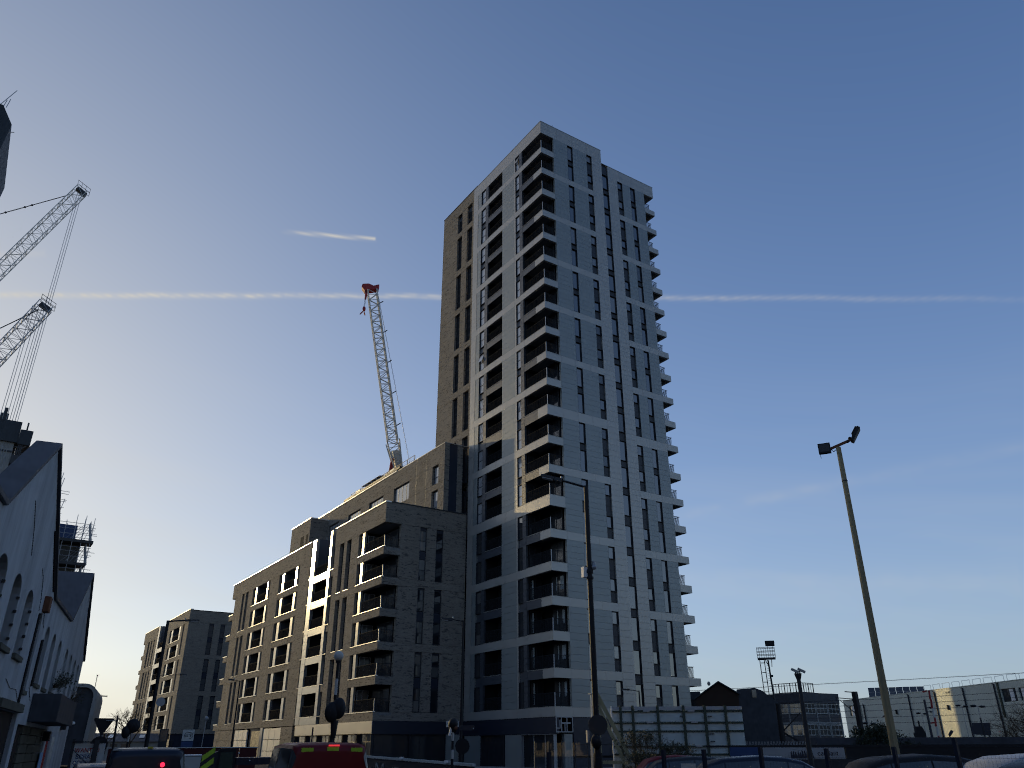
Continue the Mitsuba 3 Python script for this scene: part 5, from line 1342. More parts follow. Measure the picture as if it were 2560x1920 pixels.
# ------------------------------------------------------------------ floodlight pole, right
k = thing('floodlight_pole', 'tall pale wooden pole carrying two black floodlights on a short crossbar', 'pole')
P0, P1 = np.array([22.78, 14.49, -0.15]), np.array([22.80, 14.46, 10.72])
m = MB()
for i in range(8):
    m.tube(P0 + (P1 - P0) * i / 8, P0 + (P1 - P0) * (i + 1) / 8, 0.125 - 0.006 * i, 0.125 - 0.006 * (i + 1), 14, i in (0, 7))
put(k, 'post', m, 'm_wood', smooth=50)
g = right_of(22.8, 14.5)
m = MB(); m.bar(P1 - g * 0.30 + (0, 0, -0.03), P1 + g * 0.48 + (0, 0, 0.22), 0.05, 0.08); put(k, 'crossbar', m, 'm_rust')
fl = numbered(f'{k}__floodlight'); c = P1 - g * 0.43 + np.array([0, 0, 0.03])
m = MB(); m.add([c + g * a + np.array([-0.84, -0.54, 0]) * b + np.array([0, 0, z]) for a in (-0.2, 0.19) for b in (-0.08, 0.08) for z in (-0.18, 0.16)], BOXF); put(fl, 'housing', m, 'm_black')
m = MB(); m.add([c + g * a + np.array([-0.84, -0.54, 0]) * b + np.array([0, 0, z]) for a in (-0.165, 0.15) for b in (0.08, 0.09) for z in (-0.14, 0.12)], BOXF); put(fl, 'lens', m, 'm_steel_dark')
m = MB(); m.path([c + g * 0.2 + (0, 0, -0.08), c + g * 0.27 + (0, 0, -0.16), c + g * 0.34 + (0, 0, -0.1)], 0.012, 6); m.tube(c - g * 0.16 + (0, 0, -0.2), c - g * 0.16 + (0, 0, -0.34), 0.008, 0.008, 5); put(fl, 'cable', m, 'm_black')
fl = numbered(f'{k}__floodlight'); c = P1 + g * 0.6 + np.array([0, 0, 0.36]); ax = g * 0.5 + np.array([0, 0, 0.78]); ax /= np.linalg.norm(ax); nx = np.cross(ax, (0.84, 0.54, 0)); nx /= np.linalg.norm(nx)
m = MB(); m.add([c + ax * a + nx * b + np.array([0.84, 0.54, 0]) * q for a in (-0.25, 0.25) for b in (-0.05, 0.05) for q in (-0.2, 0.2)], BOXF); put(fl, 'housing', m, 'm_black')
m = MB()
for i in range(7):
    m.add([c + ax * (-0.02 + i * 0.04 + a) + nx * b * (-1 if nx @ g > 0 else 1) + np.array([0.84, 0.54, 0]) * q for a in (-0.012, 0.012) for b in (0.05, 0.11) for q in (-0.16, 0.16)], BOXF)
put(fl, 'cooling_fin', m, 'm_black')
m = MB(); m.sphere(c - ax * 0.12 - g * 0.13, 0.055, 2); m.sphere(c - ax * 0.24 - g * 0.15, 0.05, 2); put(fl, 'hinge', m, 'm_black')
m = MB(); m.bar(c + ax * 0.02 - g * 0.1, c + ax * 0.2 - g * 0.1, 0.012, 0.1); put(fl, 'lens', m, 'm_galv')
m = MB(); m.tube(P1 + (0, 0, -1.2), P1 + (0, 0, -1.16), 0.09, 0.09, 14); put(k, 'strap', m, 'm_steel_dark')

# ------------------------------------------------------------------ mesh fence round the car park
k = thing('mesh_fence', 'navy welded mesh fence along the front of the car park', 'fence')
pts = [(9.6, 13.2), (11.02, 11.6), (11.52, 11.08), (12.2, 10.36), (12.88, 9.49), (13.5, 8.6), (13.98, 7.79), (14.6, 6.4), (15.0, 4.0)]
for (ax_, ay), (bx, by) in zip(pts[:-1], pts[1:]):
    m = MB(); L = math.hypot(bx - ax_, by - ay); n = int(L / 0.055)
    for i in range(n):
        f = (i + 0.5) / n; x, y = ax_ + (bx - ax_) * f, ay + (by - ay) * f
        m.add([[x, y, -0.15], [x + 0.002, y + 0.0015, -0.15], [x + 0.002, y + 0.0015, 1.5], [x, y, 1.5], [x + 0.001, y - 0.002, -0.15], [x + 0.001, y - 0.002, 1.5]], [[0, 1, 2], [0, 2, 3], [1, 4, 5], [1, 5, 2], [4, 0, 3], [4, 3, 5]])
    for z in np.arange(0.05, 1.55, 0.2):
        m.bar((ax_, ay, z), (bx, by, z), 0.004)
    put(k, 'mesh_panel', m, 'm_navy')
for (x, y), z in zip(pts, (1.55, 1.58, 1.59, 1.62, 1.6, 1.62, 1.75, 1.7, 1.7)):
    m = MB(); m.box(x - 0.03, x + 0.03, y - 0.03, y + 0.03, -0.15, z); put(k, 'post', m, 'm_navy')
s = thing('notice', 'white notice tied to the mesh fence right of the red hatchback', 'notice')
m = MB(); e1 = right_of(11.3, 11.3); o = np.array([11.2, 11.36, 1.02]); m.prism([(0, 0), (0.26, 0), (0.26, 0.34), (0, 0.34)], o, e1, (0, 0, 1), (-0.008, -0.008, 0)); put(s, 'plate', m, 'm_offwhite')
m = MB(); m.prism([(0.0, 0.15), (0.26, 0.15), (0.26, 0.157), (0, 0.157)], o + np.array([-0.008, -0.008, 0]), e1, (0, 0, 1), (-0.002, -0.002, 0)); put(s, 'fold', m, 'm_steel_dark')

# ------------------------------------------------------------------ back of a billboard hoarding
k = thing('billboard_back', 'back of a long pale billboard hoarding framed in dark green steel', 'hoarding')
pa, pb = np.array([36.6, 43.1]), np.array([43.6, 38.15])
L = np.linalg.norm(pb - pa); d = (pb - pa) / L
HF = Face(pa[0], pa[1], tuple(d), (-d[1] * -1 if False else (d[1]), -d[0]))
top = 4.02
for u0, u1 in ((0, 1.35), (1.35, 3.0), (3.0, 4.7), (4.7, 6.1), (6.1, 7.45), (7.45, L)):
    for z0, z1 in ((0.3, 1.5), (1.5, 2.45), (2.45, 3.1), (3.1, 3.72)):
        m = MB(); HF.box(m, u0 + 0.012, u1 - 0.012, z0 + 0.01, z1 - 0.01, -0.03, 0.0); put(k, 'panel', m, 'm_hoard')
for u in (0.55, 1.35, 3.0, 4.7, 6.1, 7.45):
    m = MB(); m.bar(HF.P(u, -0.15, 0.2), HF.P(u, top + 0.06, 0.12), 0.16, 0.16); put(k, 'post', m, 'm_green_steel')
for z in (3.72, 3.02, 2.52, 1.62, 1.14):
    m = MB(); HF.box(m, 0.0, L, z - 0.045, z + 0.045, 0.003, 0.1); put(k, 'rail', m, 'm_green_steel')
m = MB(); HF.box(m, -0.05, L, 3.8, top, -0.06, 0.05); put(k, 'cap', m, 'm_galv')
m = MB(); HF.box(m, -0.08, -0.0, 0.3, top + 0.04, -0.08, 0.08); put(k, 'edge', m, 'm_white')
for u, z in ((2.25, 3.74), (2.45, 3.05), (2.6, 1.62), (5.2, 3.74), (5.35, 3.05), (5.5, 1.62)):
    m = MB(); HF.box(m, u - 0.22, u + 0.22, z - 0.05, z + 0.05, 0.101, 0.16); put(k, 'bracket', m, 'm_galv')
for u, z in ((4.45, 3.42), (6.25, 3.4), (6.25, 2.35), (6.28, 1.9), (2.75, 1.7)):
    m = MB(); HF.box(m, u, u + 0.3, z - 0.03, z + 0.03, 0.101, 0.14); put(k, 'bracket', m, 'm_steel_dark')
k = thing('timber_prop', 'raking yellow timber props bracing the end of the billboard', 'prop')
A_, B_ = np.array([34.9, 42.6, 4.85]), np.array([36.35, 41.35, 1.0])
m = MB(); m.bar(A_, B_, 0.10, 0.26); put(k, 'plank', m, 'm_timber')
m = MB(); m.bar(A_ + (-0.02, 0, -0.55), B_ + (-0.25, 0.1, -0.45), 0.10, 0.22); put(k, 'plank', m, 'm_timber')
m = MB(); m.bar(A_ + (0.02, 0, -0.28), B_ + (-0.05, 0.05, 0.05), 0.06, 0.08); put(k, 'plank', m, 'm_timber')
m = MB(); m.bar((34.98, 42.45, -0.15), (34.92, 42.5, 4.6), 0.14, 0.14); put(k, 'post', m, 'm_timber')
m = MB(); m.bar((34.9, 42.4, 0.72), (36.3, 41.3, 0.7), 0.12, 0.2); put(k, 'beam', m, 'm_timber')
m = MB(); m.bar((34.55, 42.75, 3.2), (34.6, 42.75, 4.75), 0.06, 0.06); m.box(34.45, 34.75, 42.6, 42.9, 4.72, 4.78); put(k, 'pale_post', m, 'm_offwhite')
m = MB(); m.box(34.4, 34.62, 42.6, 42.8, -0.15, 1.9); put(k, 'cabinet', m, 'm_concrete')

# ------------------------------------------------------------------ office, gabled house, masts
OX, OY = 115.3, 87.9
k = thing('brick_office', 'dark flat-roofed office with bands of white framed windows and a roof railing', 'office')
OL, OR = Face(OX, OY, (0, 1), (-1, 0)), Face(OX, OY, (1, 0), (0, -1))
m = MB(); m.box(OX + 0.3, OX + 9.1, OY + 0.3, OY + 30, -0.15, 9.2); put(k, 'wall', m, 'm_core')
for Fc, W_, nb_ in ((OL, 30.3, 10), (OR, 9.4, 3)):
    s_ = W_ / nb_
    m = MB(); Fc.box(m, 0, W_, 7.95, 9.5, -0.3, 0.1); put(k, 'fascia', m, 'm_slate')
    for z0, z1, mat in ((5.15, 6.25, 'm_panel_dark'), (1.6, 3.0, 'm_panel_dark'), (4.75, 5.13, 'm_offwhite'), (-0.15, 1.58, 'm_panel_dark')):
        for i in range(nb_):
            m = MB(); Fc.box(m, i * s_ + 0.13, (i + 1) * s_ - 0.13, z0 + 0.01, z1 - 0.01, -0.28, -0.02); put(k, 'spandrel', m, 'm_concrete' if mat == 'm_offwhite' else mat)
    for i in range(nb_ + 1):
        m = MB(); u = min(max(i * s_, 0.1), W_ - 0.1); Fc.box(m, u - 0.1, u + 0.1, -0.15, 7.94, -0.28, 0.03); put(k, 'pier', m, 'm_concrete')
    for i in range(nb_):
        for z0, z1 in ((6.3, 7.9), (3.05, 4.72)):
            a, b = i * s_ + 0.13, (i + 1) * s_ - 0.13
            window(k, Fc, a, b, z0, z1, (z0 + (z1 - z0) * 0.52,), 0.1, 0.09, 'm_glass_warm' if rng.random() < .25 else 'm_glass_deep', False, 'window', 'm_offwhite', (a + (b - a) / 3, a + 2 * (b - a) / 3))
m = MB()
run = [(OX + 0.5, OY + 6.0), (OX + 0.5, OY + 0.8), (OX + 4.2, OY + 0.8)]
for (a, b), (c, d_) in zip(run[:-1], run[1:]):
    for z in (9.6, 11.05):
        m.bar((a, b, z), (c, d_, z), 0.1)
    n = int(math.hypot(c - a, d_ - b) / 0.55)
    for i in range(n + 1):
        m.bar((a + (c - a) * i / n, b + (d_ - b) * i / n, 9.5), (a + (c - a) * i / n, b + (d_ - b) * i / n, 11.05), 0.11 if i % 2 == 0 else 0.05)
put(k, 'roof_railing', m, 'm_steel_dark')

k = thing('gabled_house', 'dark gabled house with a chimney pot peeping out right of the tower', 'house')
e1 = right_of(84.8, 77.7); bk = np.array([0.737, 0.676, 0])
o = np.array([84.8, 77.7, 0.0])
m = MB(); m.prism([(-3.4, -0.15), (-3.4, 7.1), (0, 9.25), (2.4, 7.75), (2.4, -0.15)], o, e1, (0, 0, 1), bk * 9); put(k, 'wall', m, 'm_housebrick')
m = MB()
for a, b in (((-3.8, 6.95), (0, 9.35)), ((0, 9.35), (2.6, 7.75))):
    m.add([o + e1 * a_[0] + np.array([0, 0, a_[1] + dz]) + bk * q for a_ in (a, b) for q in (-0.3, 9.3) for dz in (0, 0.16)], BOXF)
put(k, 'roof', m, 'm_slate')
m = MB(); m.prism([(-6.5, -0.15), (-6.5, 8.3), (-2.6, 8.4), (-2.6, -0.15)], o + bk * 2.5, e1, (0, 0, 1), bk * 8); put(k, 'wall', m, 'm_slate')
m = MB(); m.prism([(2.3, -0.15), (2.3, 8.45), (4.6, 8.6), (5.6, 8.2), (6.6, 7.3), (7.6, 6.6), (7.6, -0.15)], o + bk * 0.6, e1, (0, 0, 1), bk * 9); put(k, 'wall', m, 'm_slate', label='rounded slate-clad wing on the right of the house')
m = MB(); m.prism([(4.2, 7.4), (4.75, 7.4), (4.75, 8.35), (4.2, 8.35)], o + bk * 0.58, e1, (0, 0, 1), -bk * 0.06); put(k, 'skylight', m, 'm_glass_warm')
m = MB(); m.prism([(-2.0, 0), (2.1, 0), (2.1, 6.2), (-2.0, 6.2)], o - bk * 0.02, e1, (0, 0, 1), -bk * 0.1); put(k, 'shutter', m, 'm_slate')
m = MB(); m.sphere(o - e1 * 1.25 + np.array([0, 0, 9.2]), 0.22, 1, (1, 1, 1.3)); put(k, 'chimney_pot', m, 'm_concrete')

k = thing('lighting_gantry', 'lattice lighting mast with a ladder, caged platform and floodlight beyond the billboard', 'mast')
c = np.array([93.0, 75.8, 0.0]); e1 = right_of(93, 75.8); bk = np.array([0.775, 0.632, 0])
m = MB(); m.tube(c + e1 * 0.45 + (0, 0, -0.15), c + e1 * 0.1 + (0, 0, 12.4), 0.13, 0.11, 10); put(k, 'post', m, 'm_steel_dark')
m = MB()
for s_ in (-0.75, -0.15):
    m.tube(c + e1 * (s_ - 0.1) + (0, 0, -0.15), c + e1 * (s_ - 0.25) + (0, 0, 12.6), 0.06, 0.06, 6)
for i in range(10):
    z = 0.8 + i * 1.25; m.tube(c + e1 * (-0.88) + (0, 0, z), c + e1 * (-0.28) + (0, 0, z), 0.05, 0.05, 5)
for i in range(36):
    z = 0.8 + i * 0.33; m.tube(c + e1 * (-0.2) + (0, 0, z), c + e1 * 0.12 + (0, 0, z), 0.02, 0.02, 4)
put(k, 'ladder', m, 'm_steel_dark')
m = MB(); m.add([c + e1 * a + bk * b + np.array([0, 0, z]) for a in (-1.25, 1.15) for b in (-0.7, 0.7) for z in (12.5, 12.7)], BOXF); put(k, 'platform', m, 'm_steel_dark')
m = MB()
for b in (-0.7, 0.7):
    for i in range(9):
        m.tube(c + e1 * (-1.25 + 0.3 * i) + bk * b + (0, 0, 12.7), c + e1 * (-1.25 + 0.3 * i) + bk * b + (0, 0, 14.0), 0.03, 0.03, 4)
    for z in (13.1, 13.55, 14.0):
        m.tube(c + e1 * -1.25 + bk * b + (0, 0, z), c + e1 * 1.15 + bk * b + (0, 0, z), 0.035, 0.035, 4)
for a in (-1.25, 1.15):
    for z in (13.1, 14.0):
        m.tube(c + e1 * a - bk * 0.7 + (0, 0, z), c + e1 * a + bk * 0.7 + (0, 0, z), 0.03, 0.03, 4)
m.tube(c + e1 * 0.5 + (0, 0, 11.5), c + e1 * 0.6 + (0, 0, 12.5), 0.05, 0.05, 5); m.tube(c + e1 * 0.12 + (0, 0, 11.6), c + e1 * -0.3 + (0, 0, 12.5), 0.05, 0.05, 5)
put(k, 'cage', m, 'm_steel_dark')
m = MB(); m.add([c + e1 * a + bk * b + np.array([0, 0, z]) for a in (0.0, 1.25) for b in (-0.15, 0.15) for z in (14.25, 14.95)], BOXF); put(k, 'floodlight', m, 'm_black')
m = MB(); m.tube(c + e1 * 0.3 + (0, 0, 13.9), c + e1 * 0.25 + (0, 0, 14.3), 0.03, 0.03, 4); m.tube(c + e1 * 0.9 + (0, 0, 13.9), c + e1 * 1.0 + (0, 0, 14.3), 0.03, 0.03, 4); m.add([c + e1 * a + bk * b + np.array([0, 0, z]) for a in (0.15, 0.5) for b in (-0.15, 0.15) for z in (10.2, 10.45)], BOXF); put(k, 'bracket', m, 'm_steel_dark')

k = thing('camera_pole', 'dark pole with two angled surveillance cameras in front of the office', 'camera pole')
c = np.array([31.8, 24.3, 0.0]); e1 = right_of(31.8, 24.3)
m = MB(); m.tube(c + (0, 0, -0.15), c + (0, 0, 4.45), 0.13, 0.085, 12); m.tube(c + (0, 0, 4.35), c + (0, 0, 4.62), 0.09, 0.17, 12); put(k, 'post', m, 'm_steel_dark', smooth=40)
for s_ in (-1, 1):
    m = MB(); m.bar(c + e1 * (-0.26 if s_ < 0 else 0.02) + (0, 0, 4.82), c + e1 * (0.05 if s_ < 0 else 0.33) + (0, 0, 4.66), 0.13, 0.11); kk = put(k, 'camera', m, 'm_concrete')
    m = MB(); m.tube(c + e1 * s_ * 0.08 + (0, 0, 4.55), c + e1 * s_ * 0.1 + (0, 0, 4.72), 0.03, 0.03, 6); put(kk, 'bracket', m, 'm_steel_dark')

# ------------------------------------------------------------------ ribbed warehouse
k = thing('ribbed_warehouse', 'long pale green-grey ribbed warehouse beyond the railway, with dark downpipes', 'warehouse')
WF = Face(164.0, 114.5, (-0.504, -0.8636), (-0.8636, 0.504))
Lw = 92.0
m = MB(); WF.box(m, 0.3, Lw, -0.15, 10.3, -40, -0.4); put(k, 'wall', m, 'm_concrete')
holes = [(2.3, 5.5, 7.36, 9.35), (2.5, 5.6, 3.3, 5.3), (7.6, 8.1, 6.4, 9.2), (55.3, 58.9, 7.6, 9.5), (59.5, 66.0, 7.6, 9.45)]
full = sbox(0, -0.15, Lw, 10.5)
for a, b, z0, z1 in holes:
    full = full.difference(sbox(a, z0, b, z1))
m = MB(); m.prism(full, WF.P(0, 0, -0.3), WF.h, (0, 0, 1), WF.n * 0.3); put(k, 'cladding', m, 'm_ware')
for a, b, z0, z1 in holes:
    n = max(1, round((b - a) / 1.1))
    window(k, WF, a, b, z0, z1, ((z0 + z1) / 2,) if z1 - z0 < 2.2 else (), 0.22, 0.1, 'm_glass', False, 'window', 'm_frame', tuple(a + (b - a) * i / n for i in range(1, n)))
m = MB(); WF.box(m, 57.2, 58.1, 7.7, 9.4, -0.2, -0.12); WF.box(m, 3.4, 4.6, 7.4, 9.2, -0.2, -0.12); WF.box(m, 3.4, 5.0, 3.4, 5.2, -0.2, -0.12); WF.box(m, 60.0, 61.6, 7.7, 9.4, -0.2, -0.12); WF.box(m, 62.4, 63.4, 7.7, 9.4, -0.2, -0.12); put(k, 'blind', m, 'm_white')
for u, z in ((9.45, 9.3), (27.9, 10.2), (36.8, 10.15), (45.6, 10.2), (54.1, 10.3), (75.0, 10.3)):
    m = MB(); m.tube(WF.P(u, -0.1, 0.16), WF.P(u, z, 0.16), 0.13, 0.13, 8); m.tube(WF.P(u, z, 0.16), WF.P(u - 0.3, z + 0.1, 0.16), 0.1, 0.1, 6); put(k, 'downpipe', m, 'm_navy')
m = MB(); WF.box(m, 54.8, 55.15, 5.5, 10.5, 0.0, 0.2); put(k, 'trim', m, 'm_green_steel')
for u, z0, z1 in ((22.55, 7.0, 7.8), (40.3, 7.1, 7.85)):
    m = MB(); WF.box(m, u - 0.13, u + 0.13, z0, z1, 0.05, 0.35); put(k, 'vent', m, 'm_black')
m = MB(); u = 33.0
while u < 88:
    p0, p1 = WF.P(u, 10.5, -0.4), WF.P(u + 2.2, 10.5, -0.4)
    m.tube(p0, p0 + (0, 0, 0.95), 0.03, 0.03, 5); m.tube(p1, p1 + (0, 0, 0.95), 0.03, 0.03, 5); m.tube(p0 + (0, 0, 0.95), p1 + (0, 0, 0.95), 0.03, 0.03, 5)
    u += 3.0
put(k, 'roof_railing', m, 'm_galv')
m = MB(); WF.box(m, 0.0, Lw, 10.5, 10.6, -0.4, 0.06); put(k, 'coping', m, 'm_ware')
for a, b, z0, z1 in ((40.2, 41.6, 9.6, 10.2),):
    m = MB(); pts_ = [(0.0, 0.45), (0.25, 0.1), (0.5, 0.4), (0.75, 0.05), (1.0, 0.42), (1.25, 0.1), (1.4, 0.45)]
    for p_, q_ in zip(pts_[:-1], pts_[1:]):
        m.bar(WF.P(a + p_[0], z0 + p_[1], 0.06), WF.P(a + q_[0], z0 + q_[1], 0.06), 0.05, 0.02)
    put(k, 'graffiti', m, 'm_frame')
k = thing('solar_array', 'row of dark tilted solar panels on the warehouse roof', 'solar array')
e1 = np.array([179.6 - 186.0, 118.2 - 108.0, 0]); e1 = -e1 / np.linalg.norm(e1); bk = np.array([0.85, 0.53, 0])
o = np.array([179.6, 118.2, 10.9])
for i in range(8):
    m = MB(); m.add([o + e1 * (i * 1.5 + a) + (bk * 1.2 + np.array([0, 0, 3.0])) * f + np.array([0, 0, dz]) for a in (0.03, 1.46) for f in (0, 1) for dz in (0, 0.06)], BOXF); put(k, 'panel', m, 'm_panel_dark')
    m = MB()
    for f in (0.33, 0.66):
        m.bar(o + e1 * i * 1.5 + (bk * 1.2 + np.array([0, 0, 3.0])) * f - bk * 0.03, o + e1 * (i * 1.5 + 1.46) + (bk * 1.2 + np.array([0, 0, 3.0])) * f - bk * 0.03, 0.05)
    put(k, 'frame', m, 'm_galv')
m = MB()
for i in range(9):
    m.tube(o + e1 * i * 1.45 + (-0.3, -0.2, -0.6), o + e1 * i * 1.45 + (-0.3, -0.2, 0.4), 0.04, 0.04, 5)
m.tube(o + (-0.3, -0.2, 0.4), o + e1 * 12 + (-0.3, -0.2, 0.4), 0.04, 0.04, 5); put(k, 'support', m, 'm_white')

# ------------------------------------------------------------------ railway: masts, wires, signals
k = thing('catenary_mast', 'black railway mast with a bracket arm, left of the warehouse', 'railway mast')
c = np.array([107.57, 73.0, 0.0]); e1 = right_of(107.5, 73)
m = MB(); m.box(c[0] - 0.3, c[0] + 0.3, c[1] - 0.3, c[1] + 0.3, -0.15, 8.6); put(k, 'post', m, 'm_black')
m = MB(); m.bar(c + (0, 0, 8.5), c - e1 * 1.3 + (0, 0, 8.65), 0.12); m.bar(c + (0, 0, 7.6), c - e1 * 2.6 + (0, 0, 7.85), 0.1); m.bar(c + (0, 0, 5.4), c - e1 * 2.2 + (0, 0, 7.6), 0.1); m.tube(c - e1 * 2.6 + (0, 0, 7.5), c - e1 * 2.6 + (0, 0, 8.0), 0.06, 0.06, 6); m.bar(c - e1 * 0.5 + (0, 0, 7.45), c - e1 * 0.1 + (0, 0, 7.5), 0.25); put(k, 'bracket', m, 'm_black')
k = thing('catenary_mast', 'dark slender railway mast with insulators before the warehouse wall', 'railway mast')
m = MB(); m.tube((103.63, 60.5, -0.15), (103.63, 60.5, 6.9), 0.17, 0.14, 8); put(k, 'post', m, 'm_navy')
m = MB(); m.sphere((103.9, 60.1, 5.95), 0.13, 1); m.sphere((103.9, 60.1, 5.45), 0.13, 1); m.bar((103.6, 60.5, 5.95), (104.0, 59.9, 5.95), 0.08); m.bar((103.6, 60.5, 5.45), (104.0, 59.9, 5.45), 0.08); put(k, 'insulator', m, 'm_navy')
k = thing('catenary_mast', 'dark thick mast standing in front of the office windows', 'railway mast')
m = MB(); m.tube((82.6, 66.6, -0.15), (82.6, 66.6, 6.2), 0.34, 0.3, 10); m.bar((82.7, 66.4, 3.2), (84.2, 64.9, 5.1), 0.14); m.bar((82.7, 66.4, 3.0), (84.6, 64.3, 1.2), 0.2); put(k, 'post', m, 'm_black')
k = thing('red_white_pole', 'red and white banded pole beside the slender railway mast', 'pole')
for i in range(6):
    m = MB(); m.tube((104.0, 59.9, 1.6 + i * 1.06), (104.02, 59.85, 1.6 + (i + 1) * 1.06 - 0.01), 0.12, 0.11, 10); put(k, 'band', m, 'm_red_matt' if i % 2 == 0 or i == 5 else 'm_offwhite')
m = MB(); m.tube((104.0, 59.9, -0.15), (104.0, 59.9, 1.59), 0.12, 0.12, 8); put(k, 'post', m, 'm_red_matt'); m = MB(); m.bar((103.9, 60.05, 7.95), (103.6, 60.5, 7.8), 0.2); m.bar((104.0, 60.0, 4.2), (103.7, 60.35, 4.1), 0.14); put(k, 'bracket', m, 'm_red_matt')
k = thing('red_white_pole', 'red and white banded pole at the far right against the bare tree', 'pole')
for i in range(5):
    m = MB(); m.tube((94.2, 43.35 - i * 0.12, 4.2 + i * 0.9), (94.2, 43.35 - (i + 1) * 0.12, 4.2 + (i + 1) * 0.9 - 0.01), 0.1, 0.1, 10); put(k, 'band', m, 'm_red_matt' if i in (1, 2) else ('m_offwhite' if i != 4 else 'm_navy'))
m = MB(); m.tube((94.2, 43.35, -0.15), (94.2, 43.35, 4.19), 0.1, 0.1, 8); put(k, 'post', m, 'm_offwhite')
k = thing('railway_wires', 'overhead railway wires running across the warehouse wall', 'wires')
for a, b, r in (((60.0, 150.0, 8.6), (127.2, 58.4, 11.35), 0.035), ((106.8, 92.0, 7.9), (126.98, 58.95, 8.95), 0.028), ((106.8, 92.0, 7.1), (126.9, 59.1, 8.15), 0.028), ((106.8, 92.0, 6.4), (126.8, 59.3, 7.2), 0.028), ((106.8, 92.0, 5.6), (126.77, 59.41, 6.2), 0.028), ((106.8, 92.0, 5.0), (126.7, 59.5, 5.2), 0.024)):
    a, b = np.array(a), np.array(b); m = MB(); ext = b + (b - a) * 0.4
    pts_ = [a + (ext - a) * f - np.array([0, 0, 0.5 * 4 * f * (1 - f)]) for f in np.linspace(0, 1, 9)]
    m.path(pts_, r, 4); put(k, 'wire', m, 'm_steel_dark')
k = thing('railway_signal', 'dark railway signal head on a post before the warehouse', 'railway signal')
c = np.array([94.45, 56.4, 0.0]); e1 = right_of(94.5, 56.4)
m = MB(); m.tube(c + (0, 0, -0.15), c + (0, 0, 4.2), 0.09, 0.09, 8); put(k, 'post', m, 'm_black')
m = MB(); m.prism([(-0.75, 2.5), (-0.2, 2.2), (0.45, 2.3), (0.5, 2.9), (0.2, 3.6), (-0.5, 3.6), (-0.55, 3.0), (-0.8, 2.9)], c - np.array([0.1, 0.1, 0]), e1, (0, 0, 1), (0.25, 0.2, 0)); put(k, 'head', m, 'm_black')
m = MB(); m.bar(c + e1 * 2.9 + (0, 0, 2.6), c + e1 * 3.3 + (0, 0, 3.1), 0.3); m.tube(c + e1 * 2.9 + (0, 0, -0.1), c + e1 * 2.9 + (0, 0, 2.8), 0.05); put(k, 'relay_box', m, 'm_steel_dark')
k = thing('road_signboard', 'back of a large dark road signboard on the right before the warehouse', 'road sign')
c = np.array([79.8, 41.6, 0.0]); e1 = right_of(79.8, 41.6)
m = MB(); m.prism([(-0.85, 2.5), (0.6, 2.4), (0.75, 3.45), (-0.75, 3.5), (-0.78, 3.2), (-0.95, 3.1)], c, e1, (0, 0, 1), (0.05, 0.03, 0)); put(k, 'plate', m, 'm_navy')
m = MB(); m.tube(c + e1 * 0.1 + (0, 0, -0.15), c + e1 * 0.05 + (0, 0, 3.9), 0.07); m.tube(c + e1 * 0.45 + (0, 0, -0.15), c + e1 * 0.45 + (0, 0, 2.5), 0.06); put(k, 'post', m, 'm_steel_dark')
dl = [('twin lamp head left of the slender railway mast, under the lower wires', 119.2, 75.9, 5.55), ('twin lamp head between the railway masts', 113.4, 67.0, 5.6), ('twin lamp head right of the red and white pole, under the lower wires', 108.5, 58.5, 6.15), ('twin lamp head on a thin post above the dark signboard', 92.8, 48.3, 5.4), ('twin lamp head at the far right edge', 97.5, 43.9, 6.0), ('small twin lamp head standing over the evergreen shrub', 92.0, 61.2, 3.95)]
for lab, x, y, z in dl:
    k = thing('twin_lamp', lab, 'lamp', 'twin headed lamps along the railway yard')
    e1 = right_of(x, y); c = np.array([x, y, 0.0])
    m = MB(); m.tube(c + (0, 0, -0.15), c + (0, 0, z), 0.045, 0.035, 6); put(k, 'post', m, 'm_galv')
    for s_ in (-1, 1):
        m = MB(); m.sphere(c + e1 * (0.42 * s_) + (0, 0, z + 0.02 - 0.05 * s_), 0.3, 2, (1.1, 1.1, 0.42)); put(k, 'lamp_head', m, 'm_black', smooth=True)

k = thing('palisade_fence', 'grey palisade fence in front of the office', 'fence')
pa, pb = np.array([60.2, 55.6]), np.array([68.5, 46.0])
n = 96
for i in range(n):
    p = pa + (pb - pa) * i / n
    m = MB(); m.bar([*p, -0.1], [*p, 1.98], 0.075, 0.03, (0.65, -0.75, 0)); put(k, 'pale', m, 'm_galv')
m = MB()
for z in (0.3, 1.5):
    m.bar([*(pa + (0.08, 0.06)), z], [*(pb + (0.08, 0.06)), z], 0.05)
put(k, 'rail', m, 'm_galv')

k = thing('dealer_banner', 'long grey banner lettered cargiant with a dark skyline of people, on the car park wall', 'banner')
pa, pb = np.array([38.2, 32.4]), np.array([42.6, 26.7]); d = (pb - pa) / np.linalg.norm(pb - pa); nn = np.array([d[1], -d[0]]); nn = nn if nn @ np.array([1, .75]) < 0 else -nn
BF = Face(pa[0], pa[1], tuple(d), tuple(nn))
m = MB(); BF.box(m, 0.0, 4.35, 0.98, 1.52, -0.02, 0.0); put(k, 'sheet', m, 'm_coping')
m = MB(); BF.box(m, -1.7, -0.02, 0.98, 1.56, -0.02, 0.0); put(k, 'blue_sheet', m, 'm_blue')
text(k, 'lettering', 'cargiant', 0.2, BF.P(2.95, 1.14, 0.004), BF.h, (0, 0, 1), BF.n, 'm_navy', 0.004)
rr = random.Random(3); pl = [(1.55, 1.0)]
x = 1.55
while x < 2.75:
    pl += [(x, 1.2 + rr.uniform(0, 0.22)), (x + 0.06, 1.28 + rr.uniform(0, 0.18)), (x + 0.1, 1.12)]; x += 0.12
pl += [(2.78, 1.0)]
m = MB(); m.prism(Polygon(pl).buffer(0), BF.P(0, 0, 0.003), BF.h, (0, 0, 1), BF.n * 0.004); put(k, 'silhouettes', m, 'm_navy')
